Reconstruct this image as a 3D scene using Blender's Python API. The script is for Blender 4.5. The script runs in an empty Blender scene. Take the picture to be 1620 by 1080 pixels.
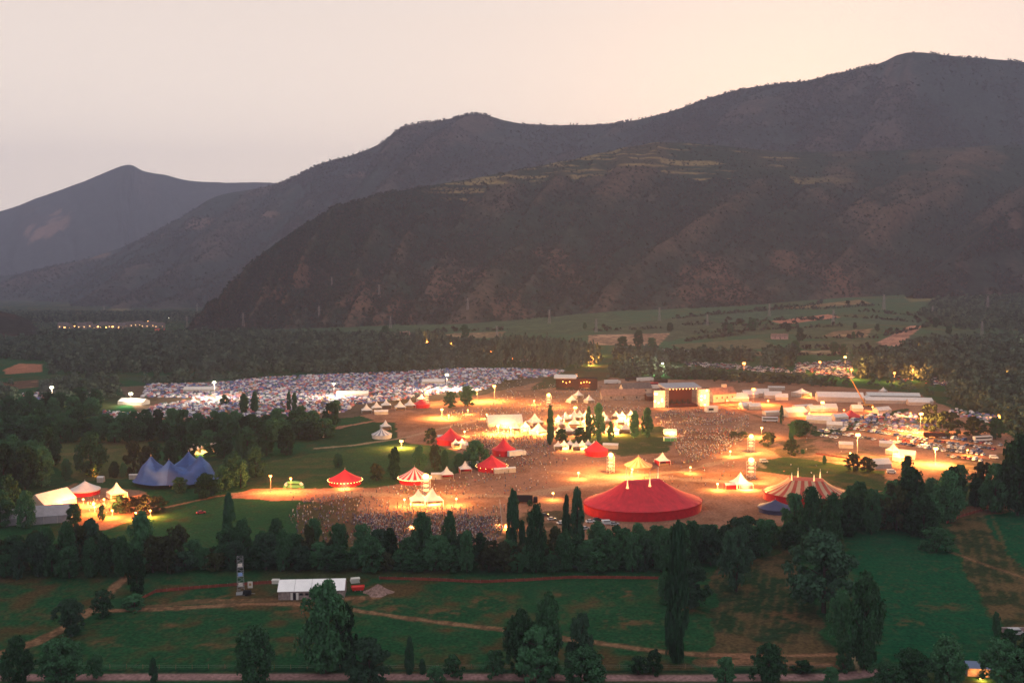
import bpy, math, random
import numpy as np
from mathutils import Vector, Matrix

S = bpy.context.scene
COL = S.collection
R = math.radians
random.seed(7)
rng = np.random.default_rng(11)

# ------------------------------------------------------------------ camera, sky, sun, exposure
F, CX, CY, CAMH = 1575.0, 810.0, 540.0, 120.0
PITCH = math.atan(140.0 / F)
cam_data = bpy.data.cameras.new("camera")
cam = bpy.data.objects.new("camera", cam_data)
COL.objects.link(cam)
cam.location = (0, 0, CAMH)
cam.rotation_euler = (R(90) - PITCH, 0, 0)
cam_data.sensor_width = 36.0
cam_data.lens = 36.0 * F / 1620.0
cam_data.clip_start = 1.0
cam_data.clip_end = 40000.0
S.camera = cam

S.view_settings.view_transform = 'Standard'
S.view_settings.look = 'None'
S.view_settings.exposure = 0.03
S.view_settings.gamma = 1.0
S.render.engine = 'CYCLES'
S.cycles.use_denoising = True
S.cycles.denoiser = 'OPENIMAGEDENOISE'
S.cycles.denoising_input_passes = 'RGB_ALBEDO_NORMAL'
S.cycles.denoising_prefilter = 'ACCURATE'
S.cycles.max_bounces = 4
S.cycles.diffuse_bounces = 2
S.cycles.glossy_bounces = 1
S.cycles.transmission_bounces = 2
S.cycles.volume_bounces = 0
S.cycles.transparent_max_bounces = 4
S.cycles.sample_clamp_indirect = 3.0
S.cycles.sample_clamp_direct = 80.0
S.cycles.filter_width = 1.6
S.cycles.use_light_tree = True

SUN_EL, SUN_AZ = R(3.0), R(16.0)      # low behind the main ridge, a little right of straight ahead
W = bpy.data.worlds.new("World")
S.world = W
W.use_nodes = True
nt = W.node_tree
nt.nodes.clear()


def N(t, typ, **kw):
    n = t.nodes.new(typ)
    for k, v in kw.items():
        setattr(n, k, v)
    return n


W.cycles.sampling_method = 'NONE'      # a smooth sky needs no light sampling
out = N(nt, 'ShaderNodeOutputWorld')
sky = N(nt, 'ShaderNodeTexSky', sky_type='NISHITA', sun_disc=False)
sky.sun_elevation = SUN_EL
sky.sun_rotation = SUN_AZ
sky.dust_density = 3.0
bg1 = N(nt, 'ShaderNodeBackground')
bg1.inputs['Strength'].default_value = 0.02
nt.links.new(sky.outputs[0], bg1.inputs[0])
# afterglow: a pale peach band over the ridge, dull blue overhead and behind
tc = N(nt, 'ShaderNodeTexCoord')
sx = N(nt, 'ShaderNodeSeparateXYZ')
nt.links.new(tc.outputs['Generated'], sx.inputs[0])
dot = N(nt, 'ShaderNodeVectorMath', operation='DOT_PRODUCT')
nt.links.new(tc.outputs['Generated'], dot.inputs[0])
dot.inputs[1].default_value = (math.sin(R(8)), math.cos(R(8)), 0.0)
fw = N(nt, 'ShaderNodeMapRange', interpolation_type='SMOOTHSTEP')
fw.inputs[1].default_value = -0.3
fw.inputs[2].default_value = 0.88
nt.links.new(dot.outputs['Value'], fw.inputs[0])
rampF = N(nt, 'ShaderNodeValToRGB')
cr = rampF.color_ramp
cr.elements[0].position = 0.0
cr.elements[0].color = (0.85, 0.725, 0.625, 1)
cr.elements[1].position = 1.0
cr.elements[1].color = (0.56, 0.56, 0.585, 1)
for p, c in ((0.12, (0.79, 0.67, 0.58)), (0.22, (0.68, 0.575, 0.505)), (0.34, (0.56, 0.52, 0.50)), (0.6, (0.56, 0.535, 0.53))):
    e = cr.elements.new(p)
    e.color = (*c, 1)
nt.links.new(sx.outputs['Z'], rampF.inputs[0])
rampB = N(nt, 'ShaderNodeValToRGB')
cb = rampB.color_ramp
cb.elements[0].position = 0.0
cb.elements[0].color = (0.54, 0.50, 0.55, 1)
cb.elements[1].position = 1.0
cb.elements[1].color = (0.54, 0.54, 0.58, 1)
nt.links.new(sx.outputs['Z'], rampB.inputs[0])
mixs = N(nt, 'ShaderNodeMix', data_type='RGBA')
nt.links.new(fw.outputs[0], mixs.inputs[0])
nt.links.new(rampB.outputs[0], mixs.inputs[6])
nt.links.new(rampF.outputs[0], mixs.inputs[7])
bg2 = N(nt, 'ShaderNodeBackground')
bg2.inputs['Strength'].default_value = 1.46
nt.links.new(mixs.outputs[2], bg2.inputs[0])
addw = N(nt, 'ShaderNodeAddShader')
nt.links.new(bg1.outputs[0], addw.inputs[0])
nt.links.new(bg2.outputs[0], addw.inputs[1])
nt.links.new(addw.outputs[0], out.inputs[0])

sun_data = bpy.data.lights.new("sun", 'SUN')
sun_data.energy = 0.03
sun_data.angle = R(10)
sun_data.color = (1.0, 0.8, 0.65)
sun = bpy.data.objects.new("sun", sun_data)
COL.objects.link(sun)
sun.location = (0, 0, 3000)
sd = Vector((math.sin(SUN_AZ) * math.cos(SUN_EL), math.cos(SUN_AZ) * math.cos(SUN_EL), math.sin(SUN_EL)))
sun.rotation_euler = (-sd).to_track_quat('-Z', 'Y').to_euler()

# ------------------------------------------------------------------ helpers: rays, noise, ground height
cp, sp = math.cos(PITCH), math.sin(PITCH)


def ray(px, py):
    """world direction (unit forward depth = 1) of a photograph point"""
    a = (np.asarray(px, float) - CX) / F
    b = -(np.asarray(py, float) - CY) / F
    return a, cp + b * sp, -sp + b * cp      # x, y, z


def WP(px, py, Y):
    dx, dy, dz = ray(px, py)
    t = np.asarray(Y, float) / dy
    return np.stack([dx * t, dy * t, CAMH + dz * t], -1)


def sstep(a, b, x):
    t = np.clip((np.asarray(x, float) - a) / (b - a), 0, 1)
    return t * t * (3 - 2 * t)


def g(x, y):
    s = np.maximum(np.asarray(y, float) - 1150.0, 0)
    a = -0.03 + 0.065 * sstep(-600, 200, x)
    return a * s * s / (s + 300.0)


_T = np.geomspace(150, 7000, 2600)


def at(px, py, H=0.0):
    """where the sight line through a photograph point meets the ground (or a level H above it)"""
    dx, dy, dz = (float(v) for v in ray(px, py))
    z = CAMH + dz * _T
    d = z - (g(dx * _T, dy * _T) + H)
    i = int(np.argmax(d < 0))
    if i == 0:
        i = len(_T) - 1
    f = d[i - 1] / (d[i - 1] - d[i] + 1e-9)
    t = _T[i - 1] + f * (_T[i] - _T[i - 1])
    return Vector((dx * t, dy * t, CAMH + dz * t - H))


def ppm(p):
    """photograph pixels per metre at a world point"""
    v = Vector(p) - Vector((0, 0, CAMH))
    return F / (v.y * cp - v.z * sp)


def vnoise(x, y, seed=0):
    x = np.asarray(x, float)
    y = np.asarray(y, float)
    xi = np.floor(x).astype(np.int64)
    yi = np.floor(y).astype(np.int64)
    fx = x - xi
    fy = y - yi
    fx = fx * fx * (3 - 2 * fx)
    fy = fy * fy * (3 - 2 * fy)

    def h(a, b):
        n = (a * 374761393 + b * 668265263 + seed * 974634777) & 0xFFFFFFFF
        n = ((n ^ (n >> 13)) * 1274126177) & 0xFFFFFFFF
        n = n ^ (n >> 16)
        return (n & 0xFFFF) / 65535.0
    return (h(xi, yi) * (1 - fx) + h(xi + 1, yi) * fx) * (1 - fy) + (h(xi, yi + 1) * (1 - fx) + h(xi + 1, yi + 1) * fx) * fy


def fbm(x, y, seed=0, o=4):
    s = 0
    a = 0.5
    for k in range(o):
        s = s + a * vnoise(np.asarray(x) * 2 ** k + 17.3 * k, np.asarray(y) * 2 ** k - 9.1 * k, seed + k)
        a *= 0.5
    return s / (1 - 0.5 ** o)


def pip(x, y, poly):
    ins = np.zeros(np.shape(x), bool)
    n = len(poly)
    for i in range(n):
        x1, y1 = poly[i]
        x2, y2 = poly[(i + 1) % n]
        if y1 == y2:
            continue
        c = (y1 > y) != (y2 > y)
        ins ^= c & (x < (x2 - x1) * (y - y1) / (y2 - y1) + x1)
    return ins


def wpoly(pts):
    return [tuple(at(*p)[:2]) for p in pts]


# ------------------------------------------------------------------ helpers: materials
def mat(name, color, rough=0.9, emit=None, estr=0.0, jitter=0.0, noise=0.0, nscale=1.0, metal=0.0, transl=0.0, vcol=None, ramp=None, island=None):
    """principled material; ramp = list of colours picked by object random, island = colours picked per loose piece"""
    m = bpy.data.materials.new(name)
    m.use_nodes = True
    t = m.node_tree
    b = t.nodes['Principled BSDF']
    b.inputs['Roughness'].default_value = rough
    b.inputs['Metallic'].default_value = metal
    b.inputs['Specular IOR Level'].default_value = 0.0 if rough >= .88 else 0.25
    src = None
    if vcol:
        a = N(t, 'ShaderNodeAttribute', attribute_name=vcol)
        src = a.outputs['Color']
    elif ramp or island:
        cols = ramp or island
        r = N(t, 'ShaderNodeValToRGB')
        r.color_ramp.interpolation = 'CONSTANT'
        while len(r.color_ramp.elements) < len(cols):
            r.color_ramp.elements.new(0.5)
        for i, c in enumerate(cols):
            r.color_ramp.elements[i].position = i / len(cols)
            r.color_ramp.elements[i].color = (*c, 1)
        if ramp:
            o = N(t, 'ShaderNodeObjectInfo')
            t.links.new(o.outputs['Random'], r.inputs[0])
        else:
            o = N(t, 'ShaderNodeNewGeometry')
            t.links.new(o.outputs['Random Per Island'], r.inputs[0])
        src = r.outputs[0]
    else:
        c = N(t, 'ShaderNodeRGB')
        c.outputs[0].default_value = (*color, 1)
        src = c.outputs[0]
    if jitter:      # leaf to leaf and tree to tree variation
        gi = N(t, 'ShaderNodeNewGeometry')
        oi = N(t, 'ShaderNodeObjectInfo')
        ad = N(t, 'ShaderNodeMath', operation='ADD')
        t.links.new(gi.outputs['Random Per Island'], ad.inputs[0])
        dbl = N(t, 'ShaderNodeMath', operation='MULTIPLY')
        dbl.inputs[1].default_value = 2.0
        t.links.new(oi.outputs['Random'], dbl.inputs[0])
        t.links.new(dbl.outputs[0], ad.inputs[1])
        mr = N(t, 'ShaderNodeMapRange')
        mr.inputs[2].default_value = 3.0
        mr.inputs[3].default_value = 1 - jitter
        mr.inputs[4].default_value = 1 + jitter
        t.links.new(ad.outputs[0], mr.inputs[0])
        vm = N(t, 'ShaderNodeVectorMath', operation='SCALE')
        t.links.new(src, vm.inputs[0])
        t.links.new(mr.outputs[0], vm.inputs['Scale'])
        src = vm.outputs[0]
    if noise:
        tcn = N(t, 'ShaderNodeNewGeometry')
        nz = N(t, 'ShaderNodeTexNoise')
        nz.inputs['Scale'].default_value = nscale
        nz.inputs['Detail'].default_value = 4
        t.links.new(tcn.outputs['Position'], nz.inputs['Vector'])
        mr = N(t, 'ShaderNodeMapRange')
        mr.inputs[1].default_value = 0.3
        mr.inputs[2].default_value = 0.7
        mr.inputs[3].default_value = 1 - noise
        mr.inputs[4].default_value = 1 + noise
        t.links.new(nz.outputs[0], mr.inputs[0])
        vm = N(t, 'ShaderNodeVectorMath', operation='SCALE')
        t.links.new(src, vm.inputs[0])
        t.links.new(mr.outputs[0], vm.inputs['Scale'])
        src = vm.outputs[0]
    t.links.new(src, b.inputs['Base Color'])
    if emit:
        b.inputs['Emission Color'].default_value = (*emit, 1)
        b.inputs['Emission Strength'].default_value = estr
        m.cycles.emission_sampling = 'NONE'
    if transl:
        tr = N(t, 'ShaderNodeBsdfTranslucent')
        t.links.new(src, tr.inputs[0])
        mx = N(t, 'ShaderNodeMixShader')
        mx.inputs[0].default_value = transl
        t.links.new(b.outputs[0], mx.inputs[1])
        t.links.new(tr.outputs[0], mx.inputs[2])
        t.links.new(mx.outputs[0], t.nodes['Material Output'].inputs[0])
    return m


# ------------------------------------------------------------------ helpers: meshes
def mesh_np(name, V, loops, totals, mats, mi=None, smooth=False, vc=None):
    me = bpy.data.meshes.new(name)
    V = np.ascontiguousarray(V, np.float32)
    loops = np.ascontiguousarray(loops, np.int32)
    totals = np.ascontiguousarray(totals, np.int32)
    me.vertices.add(len(V))
    me.vertices.foreach_set('co', V.ravel())
    me.loops.add(len(loops))
    me.loops.foreach_set('vertex_index', loops)
    me.polygons.add(len(totals))
    st = np.concatenate([[0], np.cumsum(totals)[:-1]]).astype(np.int32)
    me.polygons.foreach_set('loop_start', st)
    if mi is not None:
        me.polygons.foreach_set('material_index', np.ascontiguousarray(mi, np.int32))
    me.polygons.foreach_set('use_smooth', np.full(len(totals), smooth, bool))
    if vc is not None:
        a = me.color_attributes.new('tint', 'FLOAT_COLOR', 'POINT')
        c = np.ones((len(V), 4), np.float32)
        c[:, :3] = vc
        a.data.foreach_set('color', c.ravel())
    for m in (mats if isinstance(mats, (list, tuple)) else [mats]):
        me.materials.append(m)
    me.update(calc_edges=True)
    return me


def grid_mesh(name, P, mats, vc=None, smooth=True):
    """P: (rows, cols, 3)"""
    r, c = P.shape[:2]
    i = np.arange(r * c).reshape(r, c)
    q = np.stack([i[:-1, :-1], i[:-1, 1:], i[1:, 1:], i[1:, :-1]], -1).reshape(-1)
    return mesh_np(name, P.reshape(-1, 3), q, np.full(len(q) // 4, 4), mats, smooth=smooth, vc=None if vc is None else vc.reshape(-1, 3))


class MB:
    """collects boxes, bars, tubes and faces, then links them as ONE mesh"""

    def __init__(s):
        s.v, s.f, s.m = [], [], []

    def add(s, vs, fs, m=0):
        o = len(s.v)
        s.v += [tuple(v) for v in vs]
        s.f += [tuple(i + o for i in f) for f in fs]
        s.m += [m] * len(fs)
        return s

    def box(s, c, d, rz=0.0, m=0, taper=1.0):
        x, y, z = (k / 2 for k in d)
        vs = []
        for sz in (-1, 1):
            k = taper if sz > 0 else 1.0
            for a, b in ((-1, -1), (1, -1), (1, 1), (-1, 1)):
                px, py = a * x * k, b * y * k
                vs.append((c[0] + px * math.cos(rz) - py * math.sin(rz), c[1] + px * math.sin(rz) + py * math.cos(rz), c[2] + sz * z))
        return s.add(vs, [(3, 2, 1, 0), (4, 5, 6, 7), (0, 1, 5, 4), (1, 2, 6, 5), (2, 3, 7, 6), (3, 0, 4, 7)], m)

    def tube(s, a, b, ra, rb=None, n=6, m=0):
        a, b = Vector(a), Vector(b)
        rb = ra if rb is None else rb
        d = (b - a).normalized()
        u = d.orthogonal().normalized()
        w = d.cross(u)
        vs = []
        for p, r in ((a, ra), (b, rb)):
            for k in range(n):
                t = 2 * math.pi * k / n
                vs.append(p + (u * math.cos(t) + w * math.sin(t)) * r)
        fs = [(k, (k + 1) % n, n + (k + 1) % n, n + k) for k in range(n)]
        fs += [tuple(range(n - 1, -1, -1)), tuple(range(n, 2 * n))]
        return s.add(vs, fs, m)

    def lathe(s, c, prof, n=16, m=0, ax=1.0, ay=1.0, rz=0.0, stripes=None, caps=True):
        """prof: (radius, z) from bottom to top; stripes: second material on every other segment"""
        vs, fs, ms = [], [], []
        for r, z in prof:
            for k in range(n):
                t = 2 * math.pi * k / n
                x, y = r * ax * math.cos(t), r * ay * math.sin(t)
                vs.append((c[0] + x * math.cos(rz) - y * math.sin(rz), c[1] + x * math.sin(rz) + y * math.cos(rz), c[2] + z))
        for j in range(len(prof) - 1):
            for k in range(n):
                fs.append((j * n + k, j * n + (k + 1) % n, (j + 1) * n + (k + 1) % n, (j + 1) * n + k))
                ms.append(stripes if stripes is not None and (k // (1 if n < 40 else 2)) % 2 else m)
        if caps:
            fs.append(tuple(range(n - 1, -1, -1)))
            ms.append(m)
            fs.append(tuple((len(prof) - 1) * n + k for k in range(n)))
            ms.append(m)
        o = len(s.v)
        s.v += vs
        s.f += [tuple(i + o for i in f) for f in fs]
        s.m += ms
        return s

    def sphere(s, c, r, n=8, m=0, sz=1.0):
        k = max(4, n // 2 + 1)
        prof = [(max(0.02 * r, r * math.sin(math.pi * j / k)), -r * sz * math.cos(math.pi * j / k)) for j in range(k + 1)]
        return s.lathe(c, prof, n, m)

    def mesh(s, name, mats, smooth=False):
        lo = [i for f in s.f for i in f]
        return mesh_np(name, np.array(s.v, float).reshape(-1, 3), lo, [len(f) for f in s.f], mats, s.m, smooth)

    def build(s, name, mats, parent=None, smooth=False):
        return link(name, s.mesh(name, mats, smooth), parent)


def link(name, me, parent=None):
    o = bpy.data.objects.new(name, me)
    COL.objects.link(o)
    if parent:
        o.parent = parent
    return o


def tag(o, label=None, cat=None, group=None, kind=None):
    if label:
        o['label'] = label
    if cat:
        o['category'] = cat
    if group:
        o['group'] = group
    if kind:
        o['kind'] = kind
    return o


def thing(name, label, cat, loc=(0, 0, 0), rz=0.0, group=None):
    o = link(name, None)
    o.empty_display_size = 0.5
    o.location = loc
    o.rotation_euler = (0, 0, rz)
    return tag(o, label, cat, group)


_KIDS = {}


def copy_tree(o, label=None, loc=None, rz=None, scale=None, group=None, parent=None):
    c = o.copy()
    COL.objects.link(c)
    if parent:
        c.parent = parent
    kids = _KIDS.get(o.name)
    if kids is None:
        kids = _KIDS[o.name] = list(o.children)
    for ch in kids:
        copy_tree(ch, parent=c)
    if label:
        c['label'] = label
    if group:
        c['group'] = group
    if loc is not None:
        c.location = loc
    if rz is not None:
        c.rotation_euler = (0, 0, rz)
    if scale is not None:
        c.scale = scale
    return c


def scatter(name, pos, scl, rot, templates, mats, which=None, tint=None):
    """one merged mesh of many small pieces: templates are (V, loops, totals, mat index)"""
    n = len(pos)
    which = rng.integers(0, len(templates), n) if which is None else which
    Vs, Ls, Ts, Ms, Cs = [], [], [], [], []
    off = 0
    for k, (tv, tl, tt, tm) in enumerate(templates):
        idx = np.nonzero(which == k)[0]
        if len(idx) == 0:
            continue
        c, s_ = np.cos(rot[idx]), np.sin(rot[idx])
        v = tv[None] * scl[idx][:, None, :]
        x = v[..., 0] * c[:, None] - v[..., 1] * s_[:, None]
        y = v[..., 0] * s_[:, None] + v[..., 1] * c[:, None]
        v = np.stack([x, y, v[..., 2]], -1) + pos[idx][:, None, :]
        Vs.append(v.reshape(-1, 3))
        Ls.append((tl[None] + (np.arange(len(idx)) * len(tv))[:, None] + off).reshape(-1))
        Ts.append(np.tile(tt, len(idx)))
        Ms.append(np.tile(tm, len(idx)))
        if tint is not None:
            Cs.append(np.repeat(tint[idx], len(tv), 0))
        off += len(idx) * len(tv)
    return link(name, mesh_np(name, np.concatenate(Vs), np.concatenate(Ls), np.concatenate(Ts), mats, np.concatenate(Ms), vc=np.concatenate(Cs) if tint is not None else None))


def tmpl(me):
    """an existing small mesh as a scatter template"""
    V = np.zeros(len(me.vertices) * 3, np.float32)
    me.vertices.foreach_get('co', V)
    L = np.zeros(len(me.loops), np.int32)
    me.loops.foreach_get('vertex_index', L)
    T = np.zeros(len(me.polygons), np.int32)
    me.polygons.foreach_get('loop_total', T)
    M = np.zeros(len(me.polygons), np.int32)
    me.polygons.foreach_get('material_index', M)
    return V.reshape(-1, 3), L, T, M


def fill(poly, spacing, jit=0.9, dens=None):
    """jittered grid points inside a world polygon"""
    P = np.array(poly)
    x0, y0 = P.min(0)
    x1, y1 = P.max(0)
    X, Y = np.meshgrid(np.arange(x0, x1, spacing), np.arange(y0, y1, spacing))
    X = X.ravel() + (rng.random(X.size) - .5) * spacing * jit
    Y = Y.ravel() + (rng.random(Y.size) - .5) * spacing * jit
    k = pip(X, Y, poly)
    X, Y = X[k], Y[k]
    if dens is not None:
        k = rng.random(len(X)) < dens(X, Y)
        X, Y = X[k], Y[k]
    return np.stack([X, Y, g(X, Y)], -1)
# ------------------------------------------------------------------ the ground: one sheet, its cover worked out per vertex
MEADOW = (0.021, 0.090, 0.033)
LUSH = (0.012, 0.094, 0.038)
DRYGRASS = (0.095, 0.066, 0.027)
STUBBLE = (0.15, 0.115, 0.055)
EARTH = (0.30, 0.150, 0.092)
TRACK = (0.27, 0.125, 0.07)
ROAD = (0.27, 0.155, 0.14)
RED_EARTH = (0.23, 0.10, 0.06)

ys = [-100.0, -50.0, 0.0, 60.0, 120.0, 180.0, 225.0]
y = 230.0
while y < 2600:
    ys.append(y)
    y *= 1.0029
while y < 14000:
    ys.append(y)
    y *= 1.03
ys = np.array(ys)
us = np.concatenate([np.linspace(-4, -0.66, 30), np.arange(-0.65, 0.65, 0.0022), np.linspace(0.66, 4, 30)])
GX = us[None, :] * np.maximum(ys, 230.0)[:, None]
GY = np.repeat(ys[:, None], len(us), 1)
GZ = g(GX, GY)
X, Y = GX.ravel(), GY.ravel()
wob = 3.0
WX = X + (fbm(X / 9, Y / 9, 3) - .5) * wob * 2
WY = Y + (fbm(X / 9, Y / 9, 5) - .5) * wob * 2
n1 = fbm(X / 40, Y / 40, 21)
n2 = fbm(X / 7, Y / 7, 31)
n3 = vnoise(X / 1.8, Y / 1.8, 41)
colr = np.empty((len(X), 3))


def mixc(mask, c, k=1.0):
    k = (mask * k)[:, None] if np.ndim(mask) and mask.dtype != bool else (mask.astype(float) * k)[:, None]
    colr[:] = colr * (1 - k) + np.array(c)[None] * k


colr[:] = MEADOW
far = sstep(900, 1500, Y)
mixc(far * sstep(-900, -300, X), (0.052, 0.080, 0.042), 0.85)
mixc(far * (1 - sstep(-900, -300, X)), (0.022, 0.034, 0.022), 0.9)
mixc(sstep(0.48, 0.66, n1 * .6 + n2 * .4), DRYGRASS, 0.55)


def area(pts, c, k=1.0, c2=None, lo=0.42, hi=0.62, edge=True, grass=None):
    """paint a patch of ground (corner points of the patch seen in the photograph), mottled with a second cover"""
    poly = wpoly(pts)
    m = pip(WX, WY, poly) if edge else pip(X, Y, poly)
    idx = np.nonzero(m)[0]
    cc = np.repeat(np.array(c)[None], len(idx), 0)
    if c2 is not None:
        t = sstep(lo, hi, n1[idx] * .45 + n2[idx] * .55)[:, None]
        cc = cc * (1 - t) + np.array(c2)[None] * t
    colr[idx] = colr[idx] * (1 - k) + cc * k
    return idx


def lane(pts, w, c, k=0.9, ragged=0.6, world=False):
    P = np.array(pts if world else wpoly(pts))
    best = np.full(len(X), 1e9)
    for (ax, ay), (bx, by) in zip(P[:-1], P[1:]):
        dx, dy = bx - ax, by - ay
        t = np.clip(((X - ax) * dx + (Y - ay) * dy) / (dx * dx + dy * dy + 1e-9), 0, 1)
        best = np.minimum(best, np.hypot(X - ax - t * dx, Y - ay - t * dy))
    best += (n2 - .5) * w * ragged * 2
    mixc(1 - sstep(w * .35, w * .65, best), c, k)


# the near meadows
area([(-400, 915), (1010, 915), (1120, 905), (1250, 870), (1330, 1063), (-400, 1063)], MEADOW, 1, DRYGRASS, .50, .72)
area([(230, 925), (1050, 925), (1060, 990), (700, 1000), (420, 975), (200, 975)], MEADOW, .8, (0.12, 0.072, 0.030), .44, .66)
area([(1130, 900), (1250, 868), (1330, 1055), (1120, 1055)], (0.030, 0.062, 0.026), 1, (0.13, 0.085, 0.04), .42, .62)
area([(1335, 838), (1420, 838), (1500, 860), (1540, 930), (1585, 1010), (1570, 1063), (1380, 1063), (1350, 960)], LUSH, 1, (0.022, 0.07, 0.033), .55, .8)
area([(1500, 822), (1570, 806), (1560, 815), (1620, 905), (1700, 1000), (1600, 1005), (1540, 930)], (0.045, 0.062, 0.026), 1, (0.15, 0.10, 0.045), .42, .6)
area([(1550, 815), (1800, 790), (1900, 900), (1640, 915), (1600, 880)], LUSH, 1)
area([(1470, 805), (1800, 780), (1800, 795), (1500, 818)], RED_EARTH, .8, DRYGRASS)
# cutting rows in the striped strip and the small field
for pts, per, c, ang in (([(1500, 822), (1570, 806), (1620, 905), (1700, 1000), (1600, 1005), (1540, 930)], 4.2, (0.17, 0.11, 0.05), 1.2), ([(1130, 910), (1240, 880), (1310, 1040), (1140, 1050)], 3.4, (0.15, 0.10, 0.045), 1.25)):
    m = pip(WX, WY, wpoly(pts))
    st = (np.sin((X * math.sin(ang) - Y * math.cos(ang)) / per * 2 * math.pi + (n1 - .5) * 5) > 0.35) & (n2 + .25 * n3 > .5)
    mixc(m & st, c, .55)
# bare scrapes
for px, py, r in ((620, 962, 5), (935, 957, 5.5), (880, 940, 3.5), (985, 938, 5), (1095, 965, 5), (560, 950, 7), (770, 950, 5), (1000, 985, 6), (480, 965, 7), (350, 945, 7), (1060, 930, 5), (160, 1015, 5), (270, 990, 4), (340, 1020, 5), (1500, 960, 6), (1440, 985, 3), (1280, 930, 6), (1250, 975, 6), (700, 965, 6)):
    p = at(px, py)
    d = np.hypot((X - p.x) / 1.7, Y - p.y) / r + (n2 - .5) * 2.4
    mixc((1 - sstep(.3, 1.1, d)) * sstep(.38, .6, n2 * .6 + n3 * .4), (0.20, 0.095, 0.045), .75)
# road along the bottom, tracks in the meadow
lane([(-300, 1072), (300, 1070), (700, 1070), (1100, 1072), (1330, 1070), (1420, 1058)], 4.6, ROAD, 1.0, .08)
lane([(-300, 1061), (300, 1060), (700, 1060), (1100, 1062), (1330, 1061)], 2.2, (0.012, 0.045, 0.022), .85, .3)
lane([(150, 966), (250, 963), (400, 955), (480, 955), (560, 965), (700, 985), (800, 995), (930, 1015), (1060, 1032), (1200, 1038), (1330, 1035)], 3.2, TRACK, .75, .5)
lane([(180, 966), (300, 952), (440, 948), (600, 945)], 3.5, TRACK, .55, .7)
lane([(-20, 1040), (60, 1015), (105, 990), (150, 960), (185, 925), (215, 905)], 4.5, TRACK, .75, .35)
lane([(1110, 1048), (1220, 1045), (1330, 1052)], 4, TRACK, .6, .6)
lane([(1315, 965), (1330, 1000), (1345, 1030), (1360, 1062)], 1.2, (0.3, 0.21, 0.12), .8, .3)
lane([(1507, 874), (1560, 893), (1625, 915)], 1.8, TRACK, .6, .5)
# the low-left meadow and the paddocks
area([(-300, 850), (0, 850), (180, 850), (250, 815), (380, 775), (520, 785), (480, 860), (300, 870), (-300, 905)], (0.034, 0.100, 0.036), 1, DRYGRASS, .58, .85)
area([(60, 690), (240, 692), (245, 755), (120, 760), (60, 720)], (0.095, 0.12, 0.042), 1, (0.15, 0.12, 0.05), .4, .62)
area([(-60, 680), (40, 680), (40, 710), (-60, 715)], LUSH)
# the trampled festival ground
area([(360, 788), (400, 772), (520, 772), (600, 770), (700, 755), (760, 735), (690, 705), (640, 700), (640, 692), (500, 690), (500, 680), (590, 665),
      (560, 652), (470, 645), (690, 628), (770, 606), (880, 588), (1000, 600), (1130, 600), (1260, 606), (1450, 622), (1490, 640), (1600, 690), (1640, 740),
      (1560, 760), (1400, 770), (1350, 800), (1250, 830), (1100, 850), (880, 860), (700, 868), (470, 860), (540, 800), (470, 792)], EARTH, 1, (0.21, 0.098, 0.055), .44, .66)
area([(190, 612), (420, 598), (560, 590), (720, 583), (890, 582), (860, 602), (760, 625), (640, 640), (560, 660), (230, 668)], (0.17, 0.115, 0.075), 1, DRYGRASS, .5, .7)
# grass left inside it
area([(470, 800), (565, 785), (575, 862), (470, 862)], (0.14, 0.09, 0.045), .75, (0.06, 0.08, 0.03), .45, .65)
area([(500, 716), (640, 700), (700, 706), (760, 730), (720, 748), (600, 770), (430, 770), (400, 735)], (0.062, 0.115, 0.038), 1, (0.12, 0.11, 0.04), .45, .7)
area([(470, 690), (590, 667), (625, 668), (630, 695), (520, 705)], (0.030, 0.080, 0.030), 1, (0.06, 0.08, 0.03), .5, .8)
area([(875, 702), (1000, 676), (1050, 674), (1065, 690), (1055, 715), (985, 722), (960, 708)], (0.075, 0.095, 0.032), 1, (0.16, 0.115, 0.055), .46, .7)
area([(1195, 728), (1250, 722), (1400, 745), (1400, 775), (1340, 775), (1280, 755), (1195, 745)], (0.055, 0.085, 0.028), 1, (0.12, 0.095, 0.04), .48, .7)
area([(1200, 700), (1330, 690), (1390, 720), (1370, 735), (1230, 722)], (0.15, 0.115, 0.055), .8, EARTH, .45, .6)
area([(1380, 655), (1440, 645), (1436, 650), (1350, 680), (1290, 690), (1280, 684)], (0.05, 0.08, 0.03), 1)
area([(880, 585), (980, 590), (960, 600), (885, 612), (835, 618)], (0.06, 0.085, 0.032), 1, DRYGRASS)
area([(1480, 700), (1620, 720), (1600, 745), (1520, 748)], (0.12, 0.10, 0.05), .7, EARTH)
area([(760, 818), (900, 805), (930, 850), (800, 870)], (0.10, 0.085, 0.04), .8, EARTH)
lane([(500, 709), (560, 704), (640, 692), (720, 672), (800, 655)], 4, (0.34, 0.22, 0.14), .8, .4)
lane([(370, 780), (480, 776), (620, 783), (820, 785), (900, 770), (1050, 755), (1200, 765)], 7, (0.36, 0.23, 0.14), .7, .6)
lane([(880, 745), (960, 757), (1080, 745), (1200, 715)], 5, (0.38, 0.25, 0.15), .6, .6)
lane([(1110, 622), (1180, 652), (1240, 672)], 2.0, (0.06, 0.07, 0.035), .8, .3)
lane([(1180, 655), (1160, 700), (1210, 740)], 4.0, (0.36, 0.23, 0.14), .6, .5)
for k in range(9):      # wheel lanes between the rows of parked cars
    lane([(1330 + 18 * k, 664 + 9.5 * k), (1450 + 16 * k, 690 + 7 * k)], 2.2, (0.30, 0.19, 0.12), .5, .6)
lane([(170, 835), (250, 805), (340, 785), (430, 775)], 3.0, TRACK, .8, .4)
lane([(120, 765), (60, 795), (-30, 830)], 4.0, TRACK, .8, .4)
area([(110, 770), (230, 775), (250, 800), (170, 838), (95, 836)], EARTH, .9, TRACK)
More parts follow.
